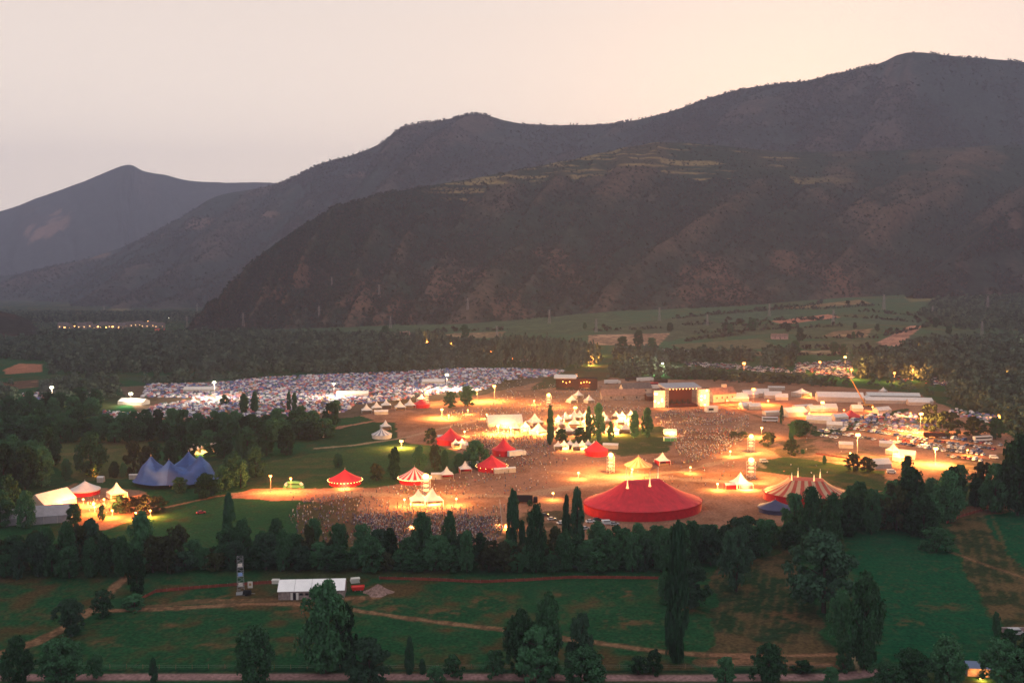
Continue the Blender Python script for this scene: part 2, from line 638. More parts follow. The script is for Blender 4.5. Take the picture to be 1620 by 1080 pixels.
# fields beyond the river woods
fields = [
    ([(560, 512), (700, 508), (820, 505), (820, 520), (640, 528), (500, 530)], (0.045, 0.065, 0.034)),
    ([(820, 505), (960, 490), (1000, 512), (900, 528), (800, 527)], (0.050, 0.068, 0.035)),
    ([(1000, 512), (1100, 498), (1150, 515), (1060, 540), (930, 535)], (0.055, 0.062, 0.034)),
    ([(930, 530), (1060, 527), (1040, 548), (930, 545)], (0.20, 0.11, 0.065)),
    ([(720, 527), (800, 524), (790, 534), (640, 536)], (0.17, 0.11, 0.06)),
    ([(1100, 498), (1240, 490), (1280, 498), (1150, 512)], (0.045, 0.07, 0.04)),
    ([(1220, 508), (1310, 497), (1330, 502), (1240, 513)], (0.24, 0.095, 0.06)),
    ([(1235, 487), (1360, 474), (1380, 480), (1260, 488)], (0.17, 0.11, 0.055)),
    ([(1310, 508), (1440, 500), (1470, 515), (1340, 512)], (0.05, 0.07, 0.04)),
    ([(1150, 515), (1250, 512), (1220, 528), (1120, 535), (1080, 540)], (0.055, 0.062, 0.033)),
    ([(1250, 520), (1300, 512), (1400, 518), (1380, 535), (1260, 535)], (0.060, 0.068, 0.034)),
    ([(1320, 524), (1380, 520), (1370, 534), (1300, 532)], (0.16, 0.095, 0.05)),
    ([(1380, 545), (1440, 515), (1460, 515), (1420, 548)], (0.22, 0.10, 0.065)),
    ([(1440, 530), (1540, 520), (1560, 535), (1430, 545)], (0.05, 0.065, 0.036)),
    ([(1260, 540), (1380, 536), (1400, 550), (1240, 552)], (0.07, 0.07, 0.036)),
    ([(1060, 545), (1200, 535), (1240, 552), (1080, 552)], (0.10, 0.085, 0.045)),
    ([(1430, 470), (1500, 458), (1490, 474), (1440, 478)], (0.12, 0.10, 0.045)),
    ([(1180, 556), (1340, 553), (1340, 560), (1180, 563)], (0.16, 0.11, 0.06)),
    ([(5, 585), (30, 575), (68, 576), (66, 588), (10, 592)], (0.30, 0.12, 0.07)),
    ([(60, 600), (180, 600), (200, 610), (60, 612)], (0.035, 0.065, 0.036)),
    ([(190, 597), (380, 588), (410, 596), (230, 606)], (0.040, 0.065, 0.036)),
    ([(120, 497), (200, 486), (215, 497), (130, 503)], (0.10, 0.085, 0.045)),
    ([(420, 522), (520, 515), (560, 528), (420, 535)], (0.042, 0.066, 0.036)),
    ([(0, 605), (60, 600), (60, 612), (0, 618)], (0.15, 0.08, 0.05)),
]
for pts, c in fields:
    area(pts, c, .95, tuple(v * 1.45 for v in c), .45, .7, edge=False)
# fine dry tufts and mowing streaks over all the grass
mow = sstep(.35, .9, np.sin((X * .22 + Y * .975) / 4.6 * 2 * math.pi + 6 * n1)) * sstep(.35, .6, n2)
mixc(((colr[:, 1] > colr[:, 0] * 1.6) & (Y < 420)) * mow, (0.05, 0.088, 0.03), .35)
green = (colr[:, 1] > colr[:, 0] * 1.1) & (Y < 900)
tuft = sstep(.60, .80, vnoise(X / 1.1, Y / 1.6, 43) * .55 + fbm(X / 14, Y / 5, 44, 3) * .45)
mixc(green * tuft, (0.12, 0.088, 0.038), .45)
colr *= (0.74 + 0.26 * n2 + 0.26 * n3)[:, None]
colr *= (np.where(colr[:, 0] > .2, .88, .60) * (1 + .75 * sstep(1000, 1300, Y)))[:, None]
ground_mat = mat('ground_cover', (0, 0, 0), 0.95, vcol='tint', noise=0.35, nscale=0.9)
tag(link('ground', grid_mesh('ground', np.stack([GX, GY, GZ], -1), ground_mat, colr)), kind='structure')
del WX, WY, n3


# ------------------------------------------------------------------ mountains: lofted slopes with gullies
def catmull(P, n):
    """P (k, ..., 3) resampled to n along the first axis"""
    k = len(P)
    t = np.linspace(0, k - 1, n)
    i = np.clip(np.floor(t).astype(int), 0, k - 2)
    f = (t - i).reshape((-1,) + (1,) * (P.ndim - 1))
    p1, p2 = P[i], P[i + 1]
    p0 = P[np.maximum(i - 1, 0)]
    p3 = P[np.minimum(i + 2, k - 1)]
    return 0.5 * (2 * p1 + (p2 - p0) * f + (2 * p0 - 5 * p1 + 4 * p2 - p3) * f ** 2 + (3 * p1 - p0 - 3 * p2 + p3) * f ** 3)


def loft(curves, ns, rows, amp, gscale, seed, rough=1.0, skew=0.0):
    """curves: from foot to back, each (stations, 3). rows: samples between consecutive curves. Returns the displaced grid"""
    curves = [catmull(np.asarray(c, float), ns) for c in curves]
    G = []
    for a, b, r in zip(curves[:-1], curves[1:], rows):
        for j in range(r):
            G.append(a + (b - a) * (j / r))
    G.append(curves[-1])
    G = np.array(G)
    k = np.ones(5) / 5
    for it in range(2):      # round the creases between the bands, away from the ridge line
        H = G.copy()
        H[1:-1] = (G[:-2] + 2 * G[1:-1] + G[2:]) / 4
        r = sum(rows[:-1])
        H[r - 1:r + 2] = G[r - 1:r + 2]
        G = H
    nr = len(G)
    ridge_row = sum(rows[:-1])
    v = np.arange(nr)[:, None] / ridge_row
    x, y = G[..., 0], G[..., 1]
    s = np.linspace(0, 1, ns)[None, :] * gscale + v * skew
    w = np.clip(np.sin(np.clip(v, 0, 1) * math.pi), 0, 1) ** 0.6
    gul = np.abs(fbm(s + 0.25 * fbm(x / 300, y / 300, seed + 9), v * 1.2 + 0 * s, seed, 4) - .5) * 2
    big = fbm(s * .35, v * .8 + 0 * s, seed + 50, 3) - .5
    G[..., 2] += w * (amp * (gul - .35) + amp * 1.2 * big)
    G[..., 2] += (0.25 + 0.75 * w) * (fbm(x / 60, y / 60, seed + 3, 4) - .5) * 14 * rough
    return G, gul, v


def slope_colours(G, gul, v, base, brown, seed, bk=.8):
    x, y = G[..., 0], G[..., 1]
    a = fbm(x / 220, y / 160, seed, 4)
    b = fbm(x / 45, y / 45, seed + 7, 4)
    c = vnoise(x / 12, y / 12, seed + 8)
    t = (sstep(.42, .70, a * .34 + b * .24 + gul * .62) * bk)[..., None]  # gully relief shading put into the colour, along with brown ribs and growth
    C = np.array(base) * (1 - t) + np.array(brown) * t
    return C * (0.62 + 0.5 * b + 0.28 * c)[..., None]


slope_mat = mat('mountain_slope', (0, 0, 0), 1.0, vcol='tint', noise=0.35, nscale=0.09)
DARKWOOD = (0.020, 0.030, 0.022)
BROWN = (0.090, 0.058, 0.040)


def foot(l):
    return np.array([(p.x, p.y, p.z - 4) for p in (at(*q) for q in l)])


# front spur with the terraced bench
ridge_px = [(290, 527, 1640), (345, 472, 1830), (402, 412, 2030), (470, 362, 2200), (540, 327, 2350), (640, 301, 2550), (740, 284, 2700), (900, 254, 2900),
            (1060, 226, 3050), (1250, 240, 3050), (1450, 236, 3150), (1700, 225, 3300), (2000, 215, 3400)]
foot_px = [(285, 530), (325, 526), (372, 523), (430, 521), (505, 520), (600, 516), (700, 514), (835, 506), (960, 494), (1150, 486), (1340, 471), (1560, 462), (1900, 445)]
bench_px = [None, None, None, None, None, (652, 318, 2480), (762, 303, 2560), (925, 284, 2640), (1090, 268, 2700), (1280, 283, 2700), (1470, 288, 2760), (1700, 292, 2800), (1980, 280, 2900)]
rg = np.array([WP(*p) for p in ridge_px])
ft = foot(foot_px)
bn = np.array([ft[i] * .12 + rg[i] * .88 if b is None else WP(*b) for i, b in enumerate(bench_px)])
md = ft * .52 + bn * .48 + np.array([0, 0, -12.0])
bk = rg + np.array([60, 420, -160.0])
SPUR, gu, vv = loft([ft, md, bn, rg, bk], 760, [70, 80, 50, 24], 80, 21, 100, skew=-1.6)
SGUL = gu
C = slope_colours(SPUR, gu, vv, (0.023, 0.035, 0.025), BROWN, 300)
# bare reddish ribs and screes low on the slope
for px, py, Y0, r in ((585, 470, 1800, 45), (700, 450, 1900, 50), (735, 430, 1950, 40), (470, 440, 1850, 40), (430, 470, 1760, 35), (1120, 440, 2100, 60), (1090, 460, 2050, 45), (1290, 430, 2250, 60), (1330, 455, 2150, 50), (640, 490, 1740, 35), (800, 475, 1850, 40), (1230, 415, 2300, 40), (880, 420, 2100, 40)):
    p = WP(px, py, Y0)
    dd = np.hypot((SPUR[..., 0] - p[0] + .5 * (SPUR[..., 2] - p[2])) / 1.1, (SPUR[..., 2] - p[2]) * 1.1) / r + (fbm(SPUR[..., 0] / 26, SPUR[..., 2] / 20, 15) - .5) * 1.8
    kk = (1 - sstep(.45, 1.0, dd))[..., None] * .7
    C = C * (1 - kk) + np.array((0.125, 0.068, 0.046)) * kk
# terraces: pale hay strips along the bench
x, y, z = SPUR[..., 0], SPUR[..., 1], SPUR[..., 2]
row = np.arange(SPUR.shape[0])[:, None] + 0 * x
colm = np.linspace(0, 12, SPUR.shape[1])[None, :] + 0 * x
band = ((row > 146) & (row < 199)).astype(float) * sstep(5.0, 5.8, colm) * (1 - sstep(8.6, 9.6, colm))
lvl = fbm(x / 160, z / 7.0, 77, 3)
strip = sstep(.50, .60, lvl) * sstep(.35, .5, fbm(x / 90, y / 90, 78, 2))
kk = (band * strip * .85)[..., None]
C = C * (1 - kk) + np.array((0.24, 0.17, 0.075)) * kk
kk = (band * (1 - strip) * .4)[..., None]
C = C * (1 - kk) + np.array((0.026, 0.038, 0.020)) * kk
tag(link('hillside', grid_mesh('hillside', SPUR, slope_mat, C)), kind='structure')

# the long main ridge
main_ridge = [(-420, 480, 5200), (-150, 455, 5200), (0, 437, 5200), (100, 420, 5100), (200, 388, 5000), (280, 348, 5000), (340, 312, 5000), (425, 294, 5000), (475, 275, 5000), (510, 258, 4950),
              (555, 246, 4900), (600, 228, 4900), (640, 200, 4900), (700, 191, 4900), (752, 181, 4900), (830, 196, 4900), (940, 197, 4800), (1000, 191, 4750), (1060, 177, 4600), (1120, 156, 4550), (1190, 138, 4500),
              (1280, 127, 4400), (1340, 113, 4350), (1390, 101, 4300), (1420, 87, 4250), (1450, 83, 4200), (1520, 90, 4200), (1620, 98, 4200), (1750, 110, 4200), (1950, 130, 4200)]
mb_px = [(-420, 500), (-100, 498), (60, 497), (200, 497), (330, 497), (420, 470), (500, 420), (600, 380), (700, 370), (830, 350), (950, 330), (1100, 320), (1300, 330), (1500, 340), (1700, 340), (1950, 330)]
mb_Y = [3100, 3050, 3000, 2900, 2950, 3050, 3100, 3150, 3250, 3300, 3350, 3400, 3350, 3300, 3300, 3300]
rg = np.array([WP(*p) for p in main_ridge])
bs = np.array([WP(a, b, c) for (a, b), c in zip(mb_px, mb_Y)])
bs[:5, 2] -= 8
bs = catmull(bs, len(rg))
md = bs * .5 + rg * .5 + np.array([0, 0, -35.0])
RIDGE, gu, vv = loft([bs, md, rg, rg + np.array([0, 1300, -420.0])], 900, [75, 80, 20], 125, 21, 500, rough=1.5, skew=-1.2)
C = slope_colours(RIDGE, gu, vv, (0.027, 0.037, 0.031), (0.082, 0.056, 0.044), 700, .7)
for px, py, Y0, r in ((325, 355, 4700, 65), (448, 343, 4700, 40), (570, 280, 4700, 45), (203, 374, 4800, 35), (130, 405, 4800, 45)):
    p = WP(px, py, Y0)
    kk = (1 - sstep(.5, 1.1, np.hypot((RIDGE[..., 0] - p[0]) / 1.6, (RIDGE[..., 2] - p[2]) * 2) / r + (fbm(RIDGE[..., 0] / 30, RIDGE[..., 2] / 15, 5) - .5)))[..., None] * .8
    C = C * (1 - kk) + np.array((0.15, 0.095, 0.07)) * kk
tag(link('mountain', grid_mesh('mountain', RIDGE, slope_mat, C)), kind='structure')

# the peak down the valley
fr = [(-700, 420, 8000), (-350, 395, 8000), (-120, 358, 8000), (0, 334, 8000), (60, 313, 8000), (130, 288, 8000), (183, 266, 8000), (207, 261, 8000), (228, 271, 8000), (262, 277, 8000), (300, 286, 8000), (360, 289, 8000), (425, 289, 8000), (520, 300, 8200), (700, 330, 8400)]
rg = np.array([WP(*p) for p in fr])
bs = rg.copy()
bs[:, 1] = 5600
bs[:, 0] *= .74
bs[:, 2] = -260
md = bs * .5 + rg * .5 + np.array([0, 0, -30.0])
FARM, gu, vv = loft([bs, md, rg, rg + np.array([0, 1500, -500.0])], 420, [50, 60, 12], 130, 9, 900, rough=1.5, skew=.8)
C = slope_colours(FARM, gu, vv, (0.028, 0.034, 0.031), (0.06, 0.046, 0.04), 950, .5)
for px, py, r in ((97, 360, 105), (82, 373, 70), (56, 365, 50), (70, 335, 38)):
    p = WP(px, py, 7300)
    kk = (1 - sstep(.5, 1.1, np.hypot(FARM[..., 0] - p[0], (FARM[..., 2] - p[2]) * 1.0) / r + (fbm(FARM[..., 0] / 40, FARM[..., 2] / 40, 5) - .5)))[..., None] * .8
    C = C * (1 - kk) + np.array((0.20, 0.115, 0.088)) * kk
tag(link('distant_mountain', grid_mesh('distant_mountain', FARM, slope_mat, C)), kind='structure')

# the nearer shoulder at the right edge and the low brown hill at the left edge
rr = [(2050, 270, 2450), (1850, 285, 2450), (1720, 298, 2450), (1640, 318, 2420), (1585, 345, 2350), (1540, 385, 2270), (1500, 418, 2200), (1470, 442, 2140), (1445, 466, 2080)]
rf = [(2050, 470), (1850, 472), (1740, 472), (1680, 472), (1630, 472), (1590, 472), (1550, 472), (1500, 472), (1450, 472)]
rg = np.array([WP(*p) for p in rr])
ft = foot(rf)
SHOULDER, gu, vv = loft([ft, ft * .5 + rg * .5 - np.array([0, 0, 10.0]), rg, rg + np.array([-40, 260, -90.0])], 200, [40, 40, 14], 26, 6, 1300)
C = slope_colours(SHOULDER, gu, vv, (0.022, 0.030, 0.023), (0.09, 0.055, 0.042), 1350)
tag(link('hill_shoulder', grid_mesh('hill_shoulder', SHOULDER, slope_mat, C)), kind='structure')
rr = [(-200, 440, 1700), (-80, 468, 1700), (0, 492, 1700), (32, 500, 1690), (52, 512, 1660), (70, 528, 1600)]
rf = [(-200, 545), (-80, 542), (0, 540), (32, 538), (52, 536), (70, 534)]
rg = np.array([WP(*p) for p in rr])
ft = foot(rf)
KNOLL, gu, vv = loft([ft, ft * .5 + rg * .5, rg, rg + np.array([-30, 160, -60.0])], 90, [20, 20, 10], 10, 4, 1500)
C = slope_colours(KNOLL, gu, vv, (0.02, 0.02, 0.015), (0.075, 0.034, 0.028), 1550)
tag(link('low_hill', grid_mesh('low_hill', KNOLL, slope_mat, C)), kind='structure')

bpy.context.view_layer.update()
_dg = bpy.context.evaluated_depsgraph_get()


def hit(px, py):
    """first terrain point on the sight line through a photograph point (used while only terrain exists)"""
    d = Vector([float(v) for v in ray(px, py)]).normalized()
    ok, p, *_ = S.ray_cast(_dg, Vector((0, 0, CAMH)), d, distance=20000)
    return p if ok else None


PYLONS = []
for px, py, hpx in ((296, 520, 20), (385, 517, 22), (505, 504, 20), (525, 452, 14), (600, 470, 20), (618, 519, 19), (740, 490, 19), (786, 535, 20), (869, 512, 22), (943, 526, 22), (1043, 508, 22), (1119, 515, 18), (1217, 500, 20),
                    (1318, 514, 24), (1398, 490, 24), (1562, 494, 26), (1553, 532, 24), (1475, 500, 16), (165, 498, 14), (312, 492, 12)):
    q = hit(px, py)
    if q is not None:
        PYLONS.append((q.copy(), hpx / ppm(q)))
# ------------------------------------------------------------------ vegetation
LEAF = mat('leaf_dark', (0.037, 0.098, 0.044), 0.9, jitter=0.85, transl=0.15)
LEAFP = mat('leaf_poplar', (0.032, 0.082, 0.042), 0.9, jitter=0.5, transl=0.12)
LEAFW = mat('leaf_pale', (0.036, 0.078, 0.044), 0.9, jitter=0.4, transl=0.15)
LEAFO = mat('leaf_olive', (0.040, 0.050, 0.022), 0.9, jitter=0.45, transl=0.15)
BARK = mat('bark', (0.055, 0.042, 0.034), 0.95, noise=0.3, nscale=6)


def leaf_quads(c, nrm, size, up=0.0):
    n = len(c)
    t = np.cross(nrm, rng.normal(size=(n, 3)))
    t /= np.linalg.norm(t, axis=1)[:, None] + 1e-9
    b = np.cross(nrm, t)
    s = size[:, None]
    q = np.stack([c - t * s * .5 - b * s * .35, c + t * s * .5 - b * s * .5, c + t * s * .4 + b * s * .5, c - t * s * .45 + b * s * .45], 1)
    return q.reshape(-1, 3)


def crown_mesh(name, kind, nclump, nleaf, size, material, seed):
    """unit crown: 1 wide, 1 tall, base of the tree at 0"""
    global rng
    keep, rng = rng, np.random.default_rng(seed)
    zs, out_c, out_n, out_s = [], [], [], []
    lop = rng.random(8) * .42 + .72

    def env(z):
        if kind == 'poplar':
            return .5 * np.clip(np.sin(np.clip((z - .03) / .99, 0, 1) ** .62 * math.pi), 0, 1) ** .75
        if kind == 'tall':
            return .5 * np.clip(np.sin(np.clip((z + .04) / 1.06, 0, 1) ** .78 * math.pi), 0, 1) ** .62
        if kind == 'bush':
            return .5 * np.sqrt(np.clip(1 - (np.clip(z, 0, 1) * 1.0) ** 2.2, 0, 1))
        if kind == 'pine':
            return .5 * np.clip(1.05 - z, 0, 1) ** .8 * sstep(.12, .3, z)
        return .5 * np.clip(np.sin(np.clip((z + .05) / 1.07, 0, 1) ** .9 * math.pi), 0, 1) ** .5
    for k in range(nclump):
        z = rng.random() ** (.9) * .9 + (.02 if kind in ('bush', 'poplar') else .06)
        th = rng.random() * 2 * math.pi
        e = env(z) * (lop[int(th / 2 / math.pi * 8) % 8] if kind != 'poplar' else 1)
        rr = rng.random() ** .45 * max(e - .045, 0)
        cr = rng.random() ** 1.5 * .09 + (.06 if kind not in ('poplar', 'pine') else .12)
        crz = cr * {'poplar': .62, 'tall': 1.15, 'bush': .9}.get(kind, .85)
        c = np.array([rr * math.cos(th), rr * math.sin(th), min(z, 1 - crz * .9)])
        d = rng.normal(size=(nleaf, 3))
        d /= np.linalg.norm(d, axis=1)[:, None]
        d[:, 2] = np.where((d[:, 2] < -.3) & (rng.random(nleaf) < .6), -d[:, 2], d[:, 2])
        rad = rng.random(nleaf)[:, None] ** .45
        p = c + d * rad * np.array([cr, cr, crz])
        p[:, 2] = np.maximum(p[:, 2], .02)
        nn = d * .8 + rng.normal(size=(nleaf, 3)) * .55 + np.array([0, 0, .25])
        out_c.append(p)
        out_n.append(nn / np.linalg.norm(nn, axis=1)[:, None])
        out_s.append(size * (.55 + .9 * rng.random(nleaf)))
    c, nn, ss = np.concatenate(out_c), np.concatenate(out_n), np.concatenate(out_s)
    V = leaf_quads(c, nn, ss)
    rng = keep
    return mesh_np(name, V, np.arange(len(V)), np.full(len(V) // 4, 4), material)


def trunk_mesh(name, kind, seed):
    r = random.Random(seed)
    b = MB()
    if kind == 'bush':
        for k in range(4):
            a = k * 1.6
            b.tube((0.02 * math.cos(a), .02 * math.sin(a), 0), (.2 * math.cos(a), .2 * math.sin(a), .6), .02, .006, 5)
        return b.mesh(name, BARK)
    w = .035 if kind != 'poplar' else .06
    b.tube((0, 0, -.02), (0.01, 0, .35), w, w * .7, 7)
    b.tube((0.01, 0, .35), (0, .01, .8), w * .7, w * .15, 6)
    for k in range(7):
        z = .2 + .08 * k
        a = r.random() * 6.28
        l = .3 if kind != 'poplar' else .22
        b.tube((0.005, 0, z), (l * math.cos(a), l * math.sin(a), z + .16), w * .35, w * .1, 5)
    return b.mesh(name, BARK)


PROTO = {}


def proto(key, kind, ncl, nl, size, m, seed):
    PROTO[key] = (crown_mesh('crown_' + kind, kind, ncl, nl, size, m, seed), trunk_mesh('trunk_' + kind, kind, seed))


for i in range(3):
    proto('broad%d' % i, 'broad', 95, 115, .031, LEAF, 10 + i)
    proto('tall%d' % i, 'tall', 95, 115, .032, LEAF, 30 + i)
for i in range(2):
    proto('poplar%d' % i, 'poplar', 80, 90, .055, LEAFP, 20 + i)
    proto('bush%d' % i, 'bush', 50, 90, .045, LEAF, 40 + i)
    proto('pale%d' % i, 'broad', 90, 110, .033, LEAFW, 50 + i)
    proto('olive%d' % i, 'broad', 60, 60, .05, LEAFO, 60 + i)


def tree(kind, px, py, hpx, wpx, label, group=None, name=None, cat='tree'):
    p = at(px, py)
    k = ppm(p)
    n = {'broad': 3, 'tall': 3}.get(kind, 2)
    cm, tm = PROTO['%s%d' % (kind, random.randrange(n))]
    nm = name or {'poplar': 'poplar_tree', 'bush': 'bush'}.get(kind, 'broadleaf_tree')
    o = thing(nm, label, cat, p, random.random() * 6.28, group)
    h, w = hpx / k, wpx / k
    o.scale = (w, w, h)
    link('crown', cm, o)
    link('trunk' if kind != 'bush' else 'stem', tm, o)
    return o


def tree_row(pts, step, h, w, kinds, label, group, rows=1, rowdy=-9, jx=6, jy=4):
    for r in range(rows):
        for (x0, y0), (x1, y1) in zip(pts[:-1], pts[1:]):
            n = max(1, int(math.hypot(x1 - x0, y1 - y0) / step))
            for i in range(n):
                t = (i + .5 * (r % 2)) / n
                tree(random.choice(kinds), x0 + (x1 - x0) * t + random.uniform(-jx, jx), y0 + (y1 - y0) * t + r * rowdy + random.uniform(-jy, jy) * .5,
                     random.uniform(*h), random.uniform(*w), label, group)


# foreground trees, each its own look
for a in [
    ('tall', 517, 1062, 146, 96, 'large twin-topped tree in front of the white roofed shed'),
    ('tall', 545, 1050, 100, 46, 'slim side tree leaning against the large tree by the shed'),
    ('tall', 404, 1082, 96, 72, 'dark rounded tree by the roadside, left of the large shed tree'),
    ('pale', 585, 1086, 78, 74, 'low dim broad tree at the roadside right of the large shed tree'),
    ('tall', 868, 1072, 140, 56, 'tallest trunk of the dense clump at the roadside below the red tent'),
    ('tall', 825, 1070, 110, 64, 'left shoulder tree of the dense roadside clump below the red tent'),
    ('broad', 850, 1082, 92, 80, 'low wide tree at the front of the dense roadside clump'),
    ('pale', 919, 1072, 104, 42, 'thin see-through tree right of the dense roadside clump'),
    ('broad', 925, 1090, 66, 92, 'wide low tree at the road edge beside the thin see-through tree'),
    ('poplar', 1069, 1047, 228, 36, 'tall narrow poplar standing alone in the front meadow'),
    ('pale', 1092, 962, 70, 58, 'pale round tree right behind the lone meadow poplar'),
    ('broad', 1052, 955, 52, 30, 'small dark tree left behind the lone meadow poplar'),
    ('pale', 1165, 935, 102, 54, 'greyish willow hanging over the striped stubble field'),
    ('pale', 1303, 968, 128, 112, 'huge round pale tree at the corner of the stubble field'),
    ('tall', 1366, 1056, 156, 66, 'tall dark tree at the foot of the green right meadow'),
    ('broad', 1330, 1022, 92, 40, 'dark tree behind the tall one on the field lane'),
    ('poplar', 648, 1066, 62, 15, 'thin dark cypress standing by the road'),
    ('poplar', 668, 1066, 26, 12, 'tiny cypress right beside the thin one'),
    ('tall', 30, 1084, 80, 52, 'dim tree at the lower left corner by the road'),
    ('broad', 96, 1094, 86, 90, 'broad black tree on the roadside at lower left'),
    ('poplar', 243, 1078, 40, 14, 'slim young tree on the verge of the pink road'),
    ('broad', 153, 1072, 40, 30, 'small ragged tree on the verge near the black roadside tree'),
    ('pale', 111, 1005, 58, 52, 'round tree standing alone in the left meadow'),
    ('broad', 162, 976, 44, 38, 'small dark tree beside the dirt track at the left'),
    ('tall', 217, 940, 74, 34, 'dark tree where the track enters the tree belt'),
    ('tall', 1216, 1080, 64, 60, 'rounded tree on the roadside below the stubble field'),
    ('broad', 1148, 1084, 46, 38, 'small round tree on the roadside left of the rounded one'),
    ('broad', 1315, 1086, 32, 32, 'little round tree at the road where the lane begins'),
    ('broad', 1405, 1092, 46, 60, 'black low tree at the right end of the road'),
    ('broad', 1445, 1088, 62, 64, 'middle tree of the black group by the blue roof'),
    ('tall', 1498, 1086, 82, 66, 'taller tree of the black group by the blue roof'),
    ('broad', 1582, 1092, 82, 76, 'black tree right of the campfire at the lower right'),
    ('broad', 1630, 1090, 88, 70, 'black tree cut by the right edge above the road'),
    ('tall', 1575, 1004, 38, 16, 'small tree by the wall at the right edge of the meadow'),
    ('broad', 1598, 1030, 36, 34, 'low tree in front of the wall at the right edge'),
]:
    tree(*a)
for a in [
    ('bush', 718, 1068, 34, 38, 'round hedge bush standing alone by the road'),
    ('bush', 783, 1068, 44, 38, 'dark round bush left of the dense roadside clump'),
    ('bush', 688, 1082, 30, 34, 'low bush across the road from the cypress'),
    ('bush', 1010, 1066, 30, 40, 'low bush on the verge left of the meadow poplar'),
    ('bush', 1034, 1064, 40, 34, 'rounded bush nearest the foot of the meadow poplar'),
    ('bush', 1270, 1064, 20, 40, 'flat bush at the bottom of the stubble field'),
    ('bush', 1335, 1060, 50, 34, 'leafy bush in the lane hedge by the tall dark tree'),
    ('bush', 213, 962, 22, 46, 'dark low bush at the end of the orange fence'),
    ('bush', 1480, 872, 40, 50, 'dark bush at the bend of the orange fence on the right'),
]:
    tree(*a, name='bush', cat='bush')
# poplars and tall trees that rise out of the belt
for a in [
    ('poplar', 364, 888, 112, 22, 'tall dark poplar rising from the belt above the lighting tower'),
    ('poplar', 811, 892, 122, 24, 'dark poplar rising between the crowd and the lit stalls'),
    ('poplar', 913, 872, 104, 22, 'dark poplar standing against the left edge of the red big top'),
    ('poplar', 896, 872, 92, 15, 'thinner poplar just left of the one against the big top'),
    ('tall', 848, 905, 110, 40, 'grey-green ash in the belt right of the lit stalls'),
    ('poplar', 826, 890, 70, 14, 'short poplar tucked against the tall one by the stalls'),
    ('tall', 226, 905, 98, 52, 'tallest leafy tree of the belt near the glowing camp'),
    ('tall', 108, 905, 82, 40, 'upright tree in the belt below the white camp tents'),
    ('tall', 145, 880, 62, 28, 'slim tree in the belt below the round white tent'),
    ('tall', 385, 895, 76, 40, 'bushy tree leaning on the tall poplar of the belt'),
    ('tall', 437, 888, 70, 34, 'leafy treetop below the edge of the seated crowd'),
    ('tall', 497, 888, 70, 36, 'pointed treetop below the middle of the crowd'),
    ('tall', 533, 890, 64, 30, 'narrow treetop in front of the crowd'),
    ('tall', 712, 890, 84, 30, 'slender treetop in front of the dense crowd'),
    ('tall', 668, 890, 82, 44, 'rounded treetop below the glowing white kiosks'),
    ('tall', 1075, 900, 76, 60, 'pale leafy tree behind the lone meadow poplar'),
    ('tall', 1281, 886, 118, 46, 'pointed dark tree in front of the striped big top'),
    ('tall', 1316, 870, 92, 40, 'dark tree covering the right end of the striped big top'),
    ('tall', 1438, 840, 104, 56, 'tall dark tree below the right car park'),
    ('tall', 1500, 825, 82, 54, 'rounded dark tree in the belt below the right car park'),
    ('tall', 1610, 815, 130, 64, 'big dark tree at the right edge above the meadow'),
    ('tall', 1573, 810, 78, 50, 'dark tree left of the big one at the right edge'),
]:
    tree(*a)
G1 = 'trees of the belt behind the front meadow'
L1 = 'dark leafy tree in the long belt behind the front meadow'
tree_row([(-40, 915), (215, 910)], 25, (36, 76), (28, 48), ['broad', 'broad', 'tall', 'olive', 'pale'], L1, G1, 2, -13)
tree_row([(238, 905), (400, 900), (820, 905), (1050, 902)], 25, (28, 68), (28, 56), ['broad', 'broad', 'tall', 'pale', 'olive'], L1, G1, 2, -9)
tree_row([(940, 868), (1010, 878), (1150, 866)], 26, (36, 54), (32, 46), ['broad', 'tall'], L1, G1, 1)
G2 = 'trees of the belt on the right'
L2 = 'dark tree in the belt between right meadow and festival ground'
tree_row([(1050, 905), (1130, 895), (1240, 868), (1340, 848), (1420, 840), (1490, 860)], 29, (38, 80), (34, 62), ['broad', 'broad', 'tall', 'pale', 'olive'], L2, G2, 2, -9)
tree_row([(1340, 832), (1440, 815), (1540, 800), (1660, 788)], 27, (34, 68), (30, 48), ['broad', 'tall', 'olive'], L2, G2, 2, -9)
G3 = 'trees screening the left camp'
L3 = 'dark tree in the screen between tent city and left paddock'
tree_row([(-30, 698), (100, 698), (260, 698), (430, 698), (530, 690)], 19, (26, 44), (26, 40), ['broad', 'tall', 'broad'], L3, G3, 2, -11)
tree_row([(-30, 665), (60, 660), (170, 655)], 26, (22, 34), (24, 34), ['broad', 'tall'], L3, G3, 2, -10)
G4 = 'trees at the far left'
L4 = 'dark tree in the grove left of the glowing camp'
tree_row([(-30, 775), (70, 770), (85, 745)], 26, (52, 78), (40, 56), ['tall', 'broad'], L4, G4, 2, -18)
tree_row([(-30, 832), (30, 832)], 24, (50, 70), (40, 54), ['broad', 'tall'], L4, G4, 2, -18)
G5 = 'trees around the blue tent'
L5 = 'leafy tree beside the blue peaked tent'
tree_row([(350, 776), (420, 768)], 24, (36, 50), (32, 42), ['broad', 'tall'], L5, G5, 2, -16)
tree_row([(245, 738), (330, 722), (420, 720), (480, 715)], 24, (36, 52), (28, 40), ['broad', 'tall'], L5, G5, 1)
